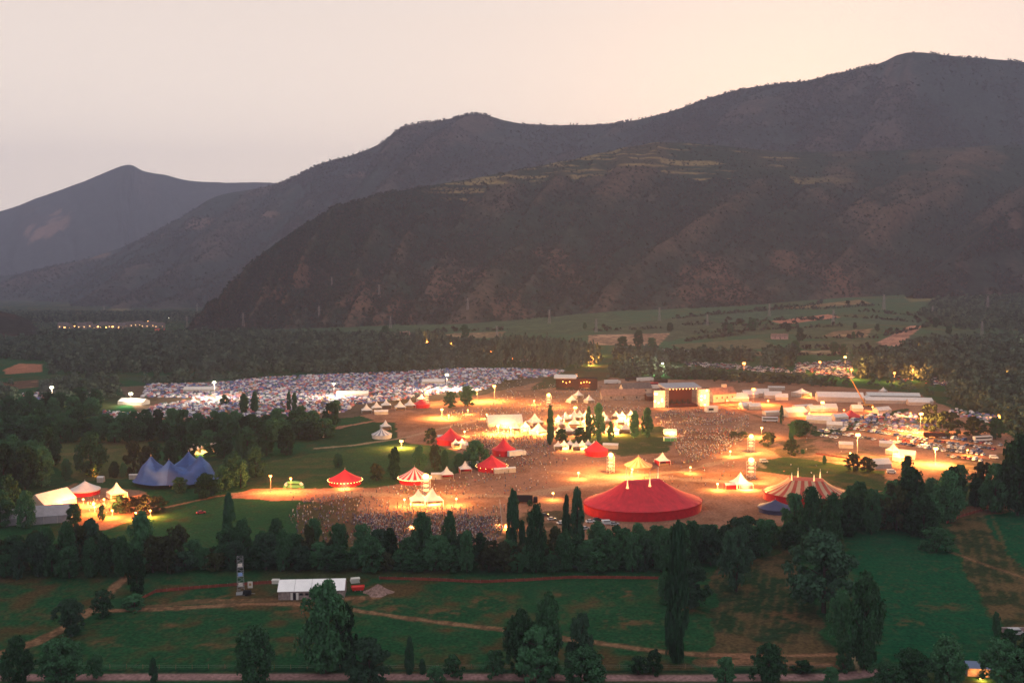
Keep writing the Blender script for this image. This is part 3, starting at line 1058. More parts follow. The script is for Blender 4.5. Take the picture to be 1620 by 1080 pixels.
for a in [
    ('tall', 146, 752, 70, 52, 'full dark tree in the olive paddock behind the round white tent'),
    ('olive', 212, 750, 52, 34, 'paler tree in the olive paddock'),
    ('olive', 233, 748, 44, 30, 'yellowish tree lit beside the paler paddock tree'),
    ('tall', 105, 758, 34, 20, 'little tree at the left of the olive paddock'),
    ('tall', 181, 755, 26, 18, 'small bushy tree in front of the paler paddock tree'),
    ('tall', 195, 755, 24, 14, 'smallest tree of the paddock edge'),
    ('poplar', 379, 728, 56, 13, 'slim poplar behind the blue peaked tent'),
    ('tall', 284, 778, 24, 30, 'dark tree in front of the blue tent skirt'),
    ('tall', 326, 786, 38, 46, 'dark tree covering the right end of the blue tent'),
    ('broad', 162, 824, 26, 14, 'black tree shape against the glow of the camp'),
    ('broad', 118, 830, 34, 30, 'dark tree between the white tents and the glow'),
    ('tall', 42, 835, 60, 34, 'dark tree in front of the pale marquee corner'),
    ('olive', 205, 812, 26, 34, 'bush-like tree lit orange by the camp'),
    ('olive', 228, 812, 30, 34, 'orange-lit leafy tree right of the glowing camp'),
    ('olive', 250, 808, 24, 30, 'last orange-lit tree beside the camp glow'),
    ('broad', 190, 812, 30, 24, 'dark tree at the left of the orange-lit trees'),
    ('tall', 625, 758, 52, 24, 'dark tree above the striped red and white tent'),
    ('tall', 664, 748, 44, 26, 'airy tree on the paddock behind the striped tent'),
    ('olive', 688, 744, 42, 22, 'thin airy tree on the paddock edge'),
    ('tall', 704, 744, 34, 16, 'slim dark tree beside the airy ones'),
    ('tall', 535, 740, 24, 18, 'little tree standing in the green paddock'),
    ('olive', 596, 760, 28, 28, 'bushy tree low in the green paddock'),
    ('tall', 752, 738, 42, 44, 'dark bushy tree between two red tents'),
    ('tall', 727, 742, 26, 26, 'dark bush-like tree left of the low red tent'),
    ('olive', 682, 702, 26, 22, 'small airy tree left of the red cone tent'),
    ('poplar', 870, 703, 64, 13, 'dark poplar silhouetted before the bright bazaar'),
    ('tall', 947, 699, 62, 22, 'round-topped tree silhouetted against the bazaar lights'),
    ('poplar', 931, 699, 58, 11, 'slim poplar beside the round-topped bazaar tree'),
    ('broad', 918, 701, 26, 26, 'reddish bush-like tree before the bazaar'),
    ('broad', 888, 698, 20, 26, 'low tree right of the bazaar poplar'),
    ('tall', 1004, 693, 44, 20, 'tree at the right end of the bright bazaar'),
    ('tall', 1024, 692, 48, 20, 'outermost tree at the right of the bazaar'),
    ('tall', 966, 698, 32, 12, 'thin tree standing before the bazaar tents'),
    ('broad', 712, 645, 26, 24, 'dark tree by the lamp below the tent city'),
    ('broad', 740, 642, 32, 30, 'larger dark tree right of the one by the lamp'),
    ('tall', 532, 650, 18, 18, 'small dark tree before the tent city'),
    ('poplar', 457, 650, 32, 8, 'slim poplar before the tent city'),
    ('poplar', 466, 650, 30, 10, 'shorter poplar beside the slim one'),
    ('poplar', 403, 652, 34, 12, 'dark poplar at the front of the tent city'),
    ('tall', 386, 654, 32, 18, 'dark round tree at the front of the tent city'),
    ('tall', 355, 640, 16, 16, 'little tree inside the tent city'),
    ('poplar', 1236, 670, 30, 7, 'slim dark poplar by the pale compound tent'),
    ('poplar', 1252, 716, 50, 10, 'tall thin poplar above the striped big top'),
    ('olive', 1252, 720, 26, 24, 'bush at the foot of the thin poplar'),
    ('olive', 1215, 706, 24, 26, 'dark tree beside the lantern tower'),
    ('broad', 1265, 690, 26, 44, 'broad dark tree left of the car park'),
    ('olive', 1160, 692, 10, 16, 'small dark tree on the crowd field'),
    ('olive', 1175, 692, 10, 22, 'low dark tree right of the small one on the crowd field'),
    ('olive', 1350, 745, 28, 28, 'brown tree by the food tents on the right'),
    ('olive', 1372, 746, 24, 30, 'second brown tree by the food tents'),
    ('tall', 1304, 734, 14, 8, 'tiny tree on the grass above the striped big top'),
    ('tall', 1270, 718, 8, 8, 'tiny round tree right of the thin poplar'),
    ('tall', 1434, 760, 40, 26, 'dark tree in front of the food tents'),
    ('olive', 1470, 682, 44, 34, 'yellow-lit tree right of the bright car park lamp'),
    ('olive', 1500, 690, 40, 40, 'brown tree behind the car park'),
    ('olive', 1540, 694, 36, 40, 'dim tree behind the last row of cars'),
    ('broad', 1575, 694, 34, 28, 'dark tree by the red fire on the right'),
    ('tall', 838, 800, 10, 10, 'small shrub-like tree left of the red big top'),
]:
    tree(*a)

# woods that read as one mass, scrub on the slopes, hedges
NEARW = mat('wood_leaf', (0.027, 0.040, 0.027), 0.95, jitter=0.4, vcol='tint')
FARW = mat('scrub_leaf', (0.03, 0.03, 0.02), 1.0, island=[(0.034, 0.048, 0.035), (0.042, 0.056, 0.036), (0.056, 0.056, 0.038), (0.036, 0.050, 0.041), (0.082, 0.058, 0.043)])
T_broad = [tmpl(crown_mesh('t', 'broad', 11, 9, .15, NEARW, 80 + i)) for i in range(4)]
T_pine = [tmpl(crown_mesh('t', 'tall', 11, 9, .15, NEARW, 90 + i)) for i in range(3)]
T_tiny = [tmpl(crown_mesh('t', 'bush', 4, 4, .42, FARW, 95 + i)) for i in range(4)]


def wood(name, polys, spacing, h, w, T, label, m, cat='wood'):
    P = np.concatenate([fill(wpoly(p), spacing) for p in polys])
    n = len(P)
    hh = rng.uniform(*h, n)
    ww = rng.uniform(*w, n)
    k = rng.random(n)[:, None]
    tint = (np.array((0.026, 0.044, 0.030)) * (1 - k) + np.array((0.050, 0.066, 0.042)) * k) * rng.uniform(.8, 2.2, (n, 1))
    o = scatter(name, P, np.stack([ww, ww, hh], -1), rng.random(n) * 6.28, T, m, tint=tint)
    return tag(o, label, cat, kind='stuff')


wood('river_wood', [
    [(-120, 497), (330, 499), (330, 508), (200, 508), (-120, 514)],
    [(-200, 545), (60, 542), (300, 536), (430, 532), (560, 534), (700, 540), (770, 548), (790, 580), (640, 590), (540, 592), (400, 590), (190, 592), (75, 592), (75, 572), (-60, 566)],
    [(70, 612), (185, 608), (185, 632), (120, 640), (60, 628)], [(225, 606), (330, 598), (430, 594), (430, 597), (330, 602), (235, 609)], [(-80, 618), (20, 620), (30, 640), (-60, 640)],
    [(70, 532), (330, 532), (430, 530), (300, 538), (60, 542)],
], 8.5, (8, 14), (8, 13), T_broad, 'grey-green wood along the river behind the tent city', NEARW)
wood('pine_wood', [[(772, 556), (850, 552), (945, 566), (950, 578), (900, 586), (790, 580)], [(655, 545), (705, 545), (700, 556), (650, 556)]], 8, (16, 23), (7, 10), T_pine, 'tall dark pines standing behind the tent city', NEARW)
wood('woodland', [
    [(1350, 606), (1500, 632), (1560, 655), (1560, 640), (1420, 616)],
    [(955, 598), (1000, 580), (1060, 582), (1060, 600)],
    [(970, 560), (1060, 566), (1180, 566), (1200, 572), (1060, 576), (975, 580)],
    [(1205, 560), (1260, 562), (1250, 584), (1205, 578)],
    [(1350, 570), (1420, 560), (1700, 556), (1900, 560), (1900, 730), (1680, 715), (1600, 690), (1560, 655), (1500, 640), (1500, 606), (1405, 600), (1360, 600)],
    [(1440, 548), (1640, 535), (1800, 530), (1800, 560), (1420, 562)],
], 9, (10, 16), (9, 13), T_broad, 'dark wood around the lit car parks on the right', NEARW)

wood('low_wood', [[(1060, 584), (1140, 594), (1250, 602), (1350, 610), (1300, 612), (1140, 604), (1060, 600)]], 8, (6, 10), (7, 11), T_broad, 'lower dark trees between the main stage yard and the lit car parks', NEARW)


def slope_scatter(name, G, r0, r1, n, h, label, dens):
    rows = rng.integers(r0, r1, n)
    cols = rng.integers(0, G.shape[1] - 1, n)
    f = rng.random((n, 1))
    P = G[rows, cols] * (1 - f) + G[np.minimum(rows + 1, G.shape[0] - 1), cols + 1] * f
    k = rng.random(n) < dens(P, rows, cols)
    P = P[k]
    hh = rng.uniform(*h, len(P))
    ww = hh * rng.uniform(.8, 1.3, len(P))
    P[:, 2] -= .5
    return tag(scatter(name, P, np.stack([ww, ww, hh], -1), rng.random(len(P)) * 6.28, T_tiny, FARW), label, 'scrub', kind='stuff')


slope_scatter('hillside_scrub', SPUR, 2, 198, 85000, (2.5, 7), 'dark scrub and small trees over the terraced hillside',
              lambda P, r, c: (.16 + .78 * sstep(.55, .12, SGUL[r, c]) * sstep(.3, .55, fbm(P[:, 0] / 70, P[:, 1] / 55, 61, 4))) * np.where(r > 146, .3, 1))
slope_scatter('mountain_forest', RIDGE, 10, 158, 60000, (6, 11), 'forest covering the long mountain ridge', lambda P, r, c: .9 * sstep(.30, .55, fbm(P[:, 0] / 200, P[:, 1] / 160, 62, 4)))
slope_scatter('shoulder_scrub', SHOULDER, 0, 80, 5000, (4, 10), 'scrub on the shoulder at the right edge', lambda P, r, c: .9 * sstep(.42, .6, fbm(P[:, 0] / 60, P[:, 1] / 60, 63, 4)))
wood('slope_foot_wood', [[(1480, 475), (1640, 470), (1900, 470), (1900, 530), (1620, 528), (1500, 520), (1450, 500)]], 13, (7, 13), (9, 14), T_broad, 'dark copses at the foot of the right slope', NEARW)
wood('village_trees', [[(40, 505), (330, 508), (330, 530), (40, 530)]], 24, (4, 7), (7, 11), T_broad, 'trees around the distant village', NEARW)

for i, pts in enumerate([
    [(1060, 505), (1180, 493), (1300, 482)], [(1080, 515), (1240, 506), (1330, 506)], [(1150, 516), (1260, 514)], [(1100, 528), (1220, 521), (1330, 516)],
    [(1080, 541), (1180, 528)], [(1240, 553), (1400, 552)], [(1260, 536), (1390, 535)], [(1320, 500), (1420, 507), (1500, 516)], [(1360, 493), (1460, 500)], [(1130, 498), (1230, 490)],
    [(1060, 557), (1180, 560), (1340, 563)], [(1225, 490), (1300, 489), (1390, 483)], [(940, 524), (1060, 519)], [(1400, 532), (1470, 516)], [(640, 529), (810, 522)], [(1480, 492), (1560, 500)],
]):
    P = []
    for (a, b), (c, d) in zip(pts[:-1], pts[1:]):
        p, q = at(a, b), at(c, d)
        n = int((q - p).length / 4.5)
        for k in range(n):
            if random.random() < .84:
                v = p.lerp(q, (k + random.random() * .5) / n)
                P.append((v.x + random.uniform(-1.5, 1.5), v.y + random.uniform(-2, 2), float(g(v.x, v.y)) - .3))
    P = np.array(P)
    hh = rng.uniform(2.5, 7, len(P)) * np.where(rng.random(len(P)) < .12, 1.8, 1)
    tag(scatter('hedge', P, np.stack([hh * 1.1, hh * 1.1, hh], -1), rng.random(len(P)) * 6.28, T_tiny, FARW), 'dark hedgerow between the sloping fields beyond the woods', 'hedge', 'hedges of the far fields')
for px, py, h in ((1190, 523, 20), (1247, 525, 14), (1265, 540, 22), (1320, 562, 22), (1334, 562, 18), (1258, 562, 24), (1148, 523, 14), (1352, 520, 10), (1388, 524, 12), (1155, 528, 16), (1350, 536, 12), (1500, 528, 12), (1480, 518, 16), (610, 535, 20), (735, 535, 22), (1060, 524, 14), (925, 520, 10), (1010, 548, 26), (985, 556, 24), (1030, 556, 22)):
    tree('broad', px, py, h, h * random.uniform(.7, 1.0), 'lone dark tree among the sloping fields beyond the woods', 'trees of the far fields')
# ------------------------------------------------------------------ materials of the festival
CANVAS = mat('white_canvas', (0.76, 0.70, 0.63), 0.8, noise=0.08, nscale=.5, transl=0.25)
WALLC = mat('canvas_wall_shaded', (0.50, 0.43, 0.36), 0.85, noise=0.12, nscale=.6, transl=0.2)  # white tent walls with shade put into the colour, darker than the roofs
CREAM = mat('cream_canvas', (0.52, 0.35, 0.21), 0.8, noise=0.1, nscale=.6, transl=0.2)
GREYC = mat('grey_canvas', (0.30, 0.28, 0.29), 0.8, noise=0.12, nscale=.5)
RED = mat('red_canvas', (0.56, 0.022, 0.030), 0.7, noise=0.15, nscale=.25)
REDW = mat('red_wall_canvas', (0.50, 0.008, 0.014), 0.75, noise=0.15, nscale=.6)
BLUE = mat('blue_canvas', (0.036, 0.080, 0.22), 0.7, noise=0.2, nscale=.2)
BLUEP = mat('purple_canvas', (0.055, 0.052, 0.10), 0.75, noise=0.2, nscale=.3)
METAL = mat('galvanised_metal', (0.35, 0.35, 0.36), 0.45, metal=0.7)
PALEM = mat('pale_painted_metal', (0.62, 0.58, 0.5), 0.6)
DARK = mat('black_cloth', (0.022, 0.018, 0.020), 0.9)
DARKRED = mat('dark_red_cloth', (0.050, 0.016, 0.014), 0.9)
WOODB = mat('timber', (0.22, 0.13, 0.08), 0.9, noise=0.2, nscale=3)
PLASTER = mat('plaster', (0.52, 0.40, 0.29), 0.9, noise=0.18, nscale=.4)
TILE = mat('clay_roof', (0.24, 0.135, 0.10), 0.9, noise=0.3, nscale=.6)
SLATE = mat('slate_roof', (0.12, 0.095, 0.09), 0.9, noise=0.3, nscale=.6)
GLASSD = mat('dark_glass', (0.015, 0.017, 0.02), 0.15)
RUBBER = mat('rubber', (0.02, 0.02, 0.02), 0.9)
PYL = mat('pylon_steel', (0.26, 0.22, 0.20), 0.6)
REDPLASTIC = mat('red_plastic', (0.65, 0.03, 0.02), 0.5)
ORANGENET = mat('orange_net', (0.19, 0.042, 0.024), 0.8, noise=.4, nscale=.8)
RUBBLE = mat('rubble', (0.24, 0.15, 0.12), 1.0, noise=0.4, nscale=1.5)
STONE = mat('stone_wall', (0.26, 0.20, 0.18), 0.95, noise=0.35, nscale=1.2)
GREENINF = mat('green_inflatable', (0.05, 0.20, 0.09), 0.6)
L_WARM, L_YEL, L_ORA, L_GRN = (1.0, 0.45, 0.13), (1.0, 0.46, 0.12), (1.0, 0.31, 0.07), (0.95, 1.0, 0.62)
GLOW = {k: mat('lamp_glass_' + n, c, 0.5, emit=c, estr=e) for k, n, c, e in (('w', 'warm', L_WARM, 9), ('y', 'yellow', L_YEL, 9), ('o', 'orange', L_ORA, 9), ('g', 'greenish', L_GRN, 7), ('s', 'soft', (1.0, 0.62, 0.26), 1.25), ('b', 'bulb', (1.0, 0.55, 0.18), 9.0), ('f', 'flame', (1.0, 0.36, 0.07), 14.0), ('v', 'window', (1.0, .55, .2), 4.0))}
LCOL = {'w': L_WARM, 'y': L_YEL, 'o': L_ORA, 'g': (1.0, .84, .62), 'f': (1.0, .40, .10)}
KW = 3900.0


def point(parent, z, kw, k, x=0, y=0, r=.5):
    d = bpy.data.lights.new('lamp_light', 'POINT')
    d.energy = kw * KW
    d.color = LCOL[k]
    d.shadow_soft_size = r
    o = bpy.data.objects.new('lamp_light', d)
    COL.objects.link(o)
    o.parent = parent
    o.location = (x, y, z)
    return o


# ------------------------------------------------------------------ lamps
def mast(px, py, H, k, kw, label, r=.8, group=None, name='floodlight_mast', cat='floodlight'):
    """a mast whose lamp shows at (px, py) and stands H metres above the ground"""
    p = at(px, py, H)
    t = thing(name, label, cat, p, 0, group)
    MB().tube((0, 0, -.2), (0, 0, H), .10, .06, 6).box((0, 0, .15), (1.0, 1.0, .3)).build('pole', PYL, t)
    hd = MB().box((0, .12, H + .25), (2.2 * r, .18, .9 * r)).box((0, .1, H - .3), (1.6 * r, .12, .1)).build('lamp_head', METAL, t)
    b = MB()
    for sx_ in (-.55, .55):
        b.sphere((sx_ * r, -.25, H + .25), r * .62, 10)
    b.build('lens', GLOW[k], hd)
    if kw:
        point(t, H + .2, kw * (1.15 if k == 'g' else 1.1) * (1.7 if py < 590 else 1.35), k, 0, -1.4, .6)
    return t


for a in [
    (82, 613, 14, 'g', 20, 'greenish white floodlight over the trees at far left', 1.3),
    (207, 623, 9, 'g', 9, 'white floodlight beside the long tent at the left end of the tent city', 1.4),
    (339, 605, 14, 'g', 22, 'yellowish floodlight at the back edge of the tent city, left of the pale marquee', 1.2),
    (528, 607, 12, 'g', 13, 'floodlight in the middle of the tent city', .9),
    (707, 593, 14, 'g', 24, 'bright greenish floodlight at the top edge of the tent city', 1.3),
    (782, 611, 12, 'y', 30, 'yellow floodlight at the right corner of the tent city', 1.1),
    (755, 616, 10, 'y', 22, 'smaller yellow floodlight beside the dark trees below the tent city', .8),
    (676, 541, 9, 'o', 6, 'orange lamp beyond the river wood, left of its twin', .9),
    (714, 543, 9, 'o', 8, 'orange lamp beyond the river wood near the far houses', 1.1),
    (777, 556, 9, 'o', 5, 'orange lamp at the left edge of the pine wood', .8),
    (938, 566, 8, 'o', 8, 'orange lamp on the road by the pine wood', .9),
    (945, 552, 8, 'o', 6, 'upper orange lamp on the road by the pine wood', .7),
    (1002, 567, 9, 'w', 8, 'pale lamp among the trees behind the stages', .8),
    (1048, 575, 11, 'g', 14, 'greenish lamp in the trees behind the main stage', .9),
    (1177, 575, 12, 'o', 22, 'big orange lamp over the left lit car park', 1.4),
    (1297, 573, 11, 'o', 14, 'orange lamp over the middle of the far lit car park', .9),
    (1337, 565, 13, 'w', 24, 'highest orange lamp over the far lit car park', 1.2),
    (1347, 585, 9, 'o', 16, 'lower orange lamp at the right end of the far lit car park', .9),
    (1192, 616, 12, 'o', 40, 'orange lamp above the white compound marquees', 1.3),
    (1301, 637, 9, 'y', 34, 'yellow lamp in the middle of the compound', 1.3),
    (1457, 655, 13, 'y', 44, 'bright lamp beside the yellow-lit tree', 1.2),
    (1357, 688, 15, 'y', 44, 'bright lamp on a tall pole by the car park', 1.3),
    (1480, 710, 9, 'y', 34, 'bright lamp at the front of the car park', 1.1),
    (910, 645, 8, 'y', 44, 'bright lamp just behind the bazaar', 1.2),
    (699, 648, 6, 'y', 26, 'lamp at the field edge by the small red tent', .9),
    (635, 698, 4, 'y', 16, 'low floodlight on the track above the green paddock', 1.0),
    (788, 673, 6, 'y', 26, 'lamp in front of the wide white tent', .8),
    (808, 676, 5, 'y', 22, 'lamp at the corner of the white stalls, left of the bazaar', .8),
    (1205, 677, 6, 'y', 12, 'small lamp on the crowd field by the dark bushes', .6),
    (428, 753, 8, 'o', 8, 'orange street lamp at the end of the paddock track', .6),
    (460, 757, 7, 'o', 7, 'orange street lamp above the inflatable arch', .5),
    (1000, 742, 4, 'y', 12, 'low lamp by the striped cream tent', .4),
    (1415, 590, 9, 'o', 12, 'orange lamp among the right-hand wood clearing', .8),
    (1444, 585, 10, 'o', 8, 'small high orange lamp in the right-hand wood', .5),
    (1455, 549, 9, 'o', 4, 'far orange lamp at the edge of the dark right wood', .8),
    (1617, 540, 9, 'g', 3, 'pale lamp at the right edge in front of the slope', .7),
    (1592, 590, 9, 'o', 5, 'red orange lamp deep in the right-hand wood', .6),
]:
    mast(*a)
G = 'street lamps of the distant village'
for px, py, k, r in ((102, 518, 'w', 1.0), (118, 516, 'w', .9), (155, 517, 'y', 1.2), (168, 518, 'y', .9), (178, 517, 'y', 1.1), (187, 519, 'o', .9), (234, 508, 'w', .7), (267, 503, 'g', .8), (278, 502, 'g', 1.1)):
    mast(px, py, 7, k, 0, 'tiny bright lamp in the distant village at the foot of the mountain', r, G, 'street_lamp', 'street lamp')
G = 'lamps under the pine wood'
for px, py in ((803, 561), (812, 564), (830, 559), (840, 562), (843, 549), (835, 556), (891, 572)):
    mast(px, py, 3, 'o', 7 if px in (812, 840) else 0, 'small orange lamp glowing between the pines', .45, G, 'camp_lamp', 'lamp')
G = 'lamps along the road by the pine wood'
for px, py in ((935, 572), (941, 561), (946, 558), (932, 578)):
    mast(px, py, 4, 'o', 8 if px == 935 else 0, 'orange lamp along the lit road right of the pine wood', .6, G, 'camp_lamp', 'lamp')


def lattice(b, w0, w1, H, n, r, m=0):
    for sx_, sy_ in ((-1, -1), (1, -1), (1, 1), (-1, 1)):
        b.tube((sx_ * w0 / 2, sy_ * w0 / 2, 0), (sx_ * w1 / 2, sy_ * w1 / 2, H), r, None, 4, m)
    for i in range(n):
        a, c = w0 + (w1 - w0) * i / n, w0 + (w1 - w0) * (i + 1) / n
        za, zc = H * i / n, H * (i + 1) / n
        cs = lambda w, z: [(-w / 2, -w / 2, z), (w / 2, -w / 2, z), (w / 2, w / 2, z), (-w / 2, w / 2, z)]
        A, Cc = cs(a, za), cs(c, zc)
        for j in range(4):
            b.tube(A[j], Cc[(j + 1) % 4], r * .7, None, 4, m)
            b.tube(Cc[j], Cc[(j + 1) % 4], r * .7, None, 4, m)
    return b


def lantern_tower(px, py, H, w, kw, label):
    H, w = H * .9, w * .85
    p = at(px, py)
    t = thing('lantern_tower', label, 'light tower', p, .4)
    lattice(MB(), w, w, H * .86, 5, .09).build('scaffold', PALEM, t)
    for i in range(3):
        z = H * (.30 + .2 * i)
        MB().lathe((0, 0, z), [(w * .22, 0), (w * .46, H * .05), (w * .40, H * .085), (w * .12, H * .10)], 12).build('lantern', GLOW['s'], t)
    b = MB().sphere((0, 0, H * .93), w * .46, 14, 0, .8).build('lamp_globe', GLOW['y'], t)
    point(t, H * 1.15, kw * .62, 'y', 0, -.5, 1.0)
    return t


lantern_tower(966, 747, 11.5, 3.6, 60, 'glowing lantern tower behind the red big top')
lantern_tower(1188, 714, 11.0, 3.6, 55, 'glowing lantern tower in the grass, the farther of the right pair')
lantern_tower(1188, 757, 12.0, 4.0, 60, 'glowing lantern tower above the white pagoda, the nearer of the right pair')
lantern_tower(868, 643, 11.0, 3.6, 50, 'small lantern tower right behind the dark bazaar poplar')
lantern_tower(675, 639, 11.0, 3.2, 34, 'lantern tower standing beside the small red tent under the tent city')
lantern_tower(674, 788, 13.0, 4.2, 44, 'lantern tower between the striped tent and the crowd')


def flood(px, py, kw, label, k='y', H=3.0):
    p = at(px, py)
    t = thing('work_light', label, 'floodlight', p, 0)
    b = MB()
    for a in range(3):
        b.tube((.6 * math.cos(a * 2.1), .6 * math.sin(a * 2.1), 0), (0, 0, H * .5), .05, None, 4)
    b.tube((0, 0, H * .45), (0, 0, H), .05, None, 5).build('tripod', METAL, t)
    MB().box((0, 0, H + .2), (.9, .3, .6)).build('lamp_head', METAL, t)
    MB().box((0, -.19, H + .2), (.8, .06, .5)).build('lens', GLOW[k], t)
    point(t, H + .3, kw * .55, k, 0, -.8, .3)


for a in [(915, 757, 9, 'work light on the sandy lane left of the big lantern tower'), (1092, 748, 9, 'work light on the lane right behind the big top'),
          (1135, 775, 10, 'work light beside the right end of the red big top'), (1212, 788, 10, 'work light at the left corner of the striped big top'), (1155, 722, 8, 'work light on the lane left of the lantern pair'), (640, 800, 8, 'work light left of the glowing kiosks'), (722, 799, 8, 'work light right of the glowing kiosks'), (1345, 725, 10, 'work light on the grass by the tall lamp pole'), (770, 662, 14, 'work light beside the wide white tent'), (740, 655, 12, 'work light on the bright strip under the tent city'), (845, 640, 12, 'work light left of the small lantern tower'), (850, 690, 12, 'work light left of the dark bazaar poplar'),
          (875, 790, 5, 'work light on the track left of the big top'), (735, 690, 8, 'work light beside the lit stalls of the red cone tent'), (710, 664, 8, 'work light on the yellow grass left of the wide white tent')]:
    flood(*a)


# ------------------------------------------------------------------ tents
def stadium(th, half, a, b):
    """outline point of an oval and the matching point on the ridge line"""
    x, y = a * math.cos(th), b * math.sin(th)
    return x, y


def big_top(px, py, a, b, wall, peak, rz, label, roof_m, wall_m, poles, ridge=(0, 0), n=48, stripes=False, name='big_top_tent', cap_glow=GLOW['s'], plateau=0.0):
    p = at(px, py)
    t = thing(name, label, 'tent', p, rz)
    NR = 9
    vs, fs, ms = [], [], []
    for j in range(NR + 1):
        u = j / NR
        hgt = wall + (peak - wall) * (.88 * u + .12 * u * u * u)
        for k in range(n):
            th = 2 * math.pi * k / n
            ex, ey = stadium(th, 0, a, b)
            ix, iy = ridge[0] * max(-1, min(1, math.cos(th) * 1.5)), ridge[1] * max(-1, min(1, math.sin(th) * 1.5))
            sag = -.55 * math.sin(math.pi * u) * (1 if stripes else .6)
            scal = .12 * math.cos(th * n / 2) if j == 0 else 0
            vs.append((ex + (ix - ex) * u, ey + (iy - ey) * u, hgt + sag + scal))
    for j in range(NR):
        for k in range(n):
            fs.append((j * n + k, j * n + (k + 1) % n, (j + 1) * n + (k + 1) % n, (j + 1) * n + k))
            ms.append((k // 1) % 2 if stripes else 0)
    fs.append(tuple(NR * n + k for k in range(n)))
    ms.append(0)
    r = MB()
    r.v, r.f, r.m = vs, fs, ms
    r.build('roof', roof_m, t, smooth=False)
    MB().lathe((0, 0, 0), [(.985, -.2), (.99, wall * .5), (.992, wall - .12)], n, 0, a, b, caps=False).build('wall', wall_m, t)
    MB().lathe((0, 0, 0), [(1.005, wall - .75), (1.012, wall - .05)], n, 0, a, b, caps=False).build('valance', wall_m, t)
    for (x, y, z0, z1) in poles:
        m = MB().tube((x, y, z0 - 1.5), (x, y, z1), .16, .10, 6).build('king_pole', PALEM, t)
        MB().lathe((x, y, z0 - .5), [(.75, 0), (.40, 1.2), (.22, 3.2), (.12, 4.2)], 8).build('glow_pole_cap', cap_glow, m)  # caps glow by themselves: lamplight on them is put into the material
    g_ = MB()
    for k in range(0, n, 2):
        th = 2 * math.pi * k / n
        ex, ey = a * math.cos(th), b * math.sin(th)
        g_.tube((ex, ey, wall - .1), (ex * (1 + 4.0 / a), ey * (1 + 4.0 / b), 0), .02, None, 4)
    tag(g_.build('guy_ropes', DARKRED, t), kind='stuff')
    return t


big_top(1017, 806, 28.5, 21, 4.4, 14.2, R(14), 'huge red circus tent with white capped poles, left of the striped one', [RED, mat('red_canvas_panel', (.545, .021, .029), .72, noise=.2, nscale=.3)], REDW,
        [(-9.5, -4.5, 12.3, 18.5), (1.5, -4.5, 12.6, 19), (9.5, 5, 12.5, 19), (-6, 6.5, 12.4, 20)], (8.5, 1.5), 56, stripes=True)
big_top(1275, 790, 20.5, 15, 4.0, 10.2, R(-8), 'red and cream striped circus tent half hidden by trees', [mat('orange_red_canvas', (.46, .075, .04), .75, noise=.12, nscale=.3), CREAM], REDW,
        [(-7.5, -3.5, 9.4, 14), (-3.5, 4, 9.6, 15), (3.0, -3.5, 9.5, 13.4), (7.0, 3.5, 9.6, 14.6)], (8.0, 4.0), 48, stripes=True, name='striped_big_top')


def cone_tent(px, py, r, wall, peak, label, roof_m=RED, wall_m=REDW, n=24, stripes=None, lights=False, awning=None, name='round_tent', ay=1.0, sag=.55, group=None, lit=0):
    p = at(px, py)
    t = thing(name, label, 'tent', p, random.random(), group)
    pr = []
    for j in range(8):
        u = j / 7
        pr.append((r * (1 - u) + .06, wall + (peak - wall) * (u * (1 - sag) + sag * u ** 2.4)))
    mats = roof_m if isinstance(roof_m, list) else [roof_m]
    MB().lathe((0, 0, 0), pr, n, 0, 1, ay, stripes=1 if len(mats) > 1 else None).build('roof', mats, t)
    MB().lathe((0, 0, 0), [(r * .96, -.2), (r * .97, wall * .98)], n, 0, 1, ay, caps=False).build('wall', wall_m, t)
    MB().lathe((0, 0, 0), [(r * 1.0, wall - .55), (r * 1.015, wall + .02)], n, 0, 1, ay, caps=False).build('valance', mats[0], t)
    MB().tube((0, 0, wall), (0, 0, peak + 1.0), .08, .05, 5).build('pole', PALEM, t)
    if lights:
        b = MB()
        for k in range(n * 2):
            th = math.pi * k / n
            b.sphere((r * 1.05 * math.cos(th), r * ay * 1.05 * math.sin(th), wall - .35), .17, 6)
        b.build('bulb_string', GLOW['b'], t)
    if lit:
        point(t, 1.8, lit, 'w', 0, -r * ay - 3, .4)
    return t


cone_tent(713, 701, 9.0, 3.4, 10.0, 'red pointed tent beside the lit white stalls, highest red cone', RED, REDW)
cone_tent(797, 719, 7.0, 3.6, 10.4, 'red pointed tent with a white lorry parked at its side')
cone_tent(943, 719, 7.2, 3.2, 8.4, 'low red tent at the right end of the lit stall row', sag=.2)
cone_tent(667, 644, 6.6, 2.8, 6.6, 'small red tent beside the lantern tower under the tent city', sag=.2)
cone_tent(778, 743, 8.6, 2.8, 8.4, 'red square-looking tent with bulbs and a white awning', sag=.2, lights=True, n=8)
cone_tent(546, 765, 8.6, 2.6, 7.6, 'red tent with a string of bulbs at the left end of the tent row', sag=.3, lights=True, n=16, lit=5)
cone_tent(656, 762, 8.4, 2.8, 8.0, 'red and white striped tent behind the lantern tower', [CANVAS, RED], REDW, 28, sag=.25, lights=True)
cone_tent(1010, 739, 7.8, 1.6, 6.4, 'cream and orange striped carousel tent behind the big top', [CREAM, mat('orange_canvas', (.50, .17, .06), .8)], WOODB, 30, sag=.4)
cone_tent(1346, 662, 6.4, 2.6, 6.4, 'red tent in the compound right of the white tents', sag=.3)
cone_tent(135, 781, 7.2, 2.6, 6.6, 'round white tent with red skirt in the glowing camp', CANVAS, REDW, sag=.2)
cone_tent(604, 692, 6.6, 2.4, 6.2, 'white and grey striped round tent on the green paddock', [CANVAS, GREYC], CANVAS, 24, sag=.25)
cone_tent(1226, 808, 8.0, 2.0, 5.4, 'dark violet tent tucked in front of the striped big top', BLUEP, BLUEP, sag=.25)


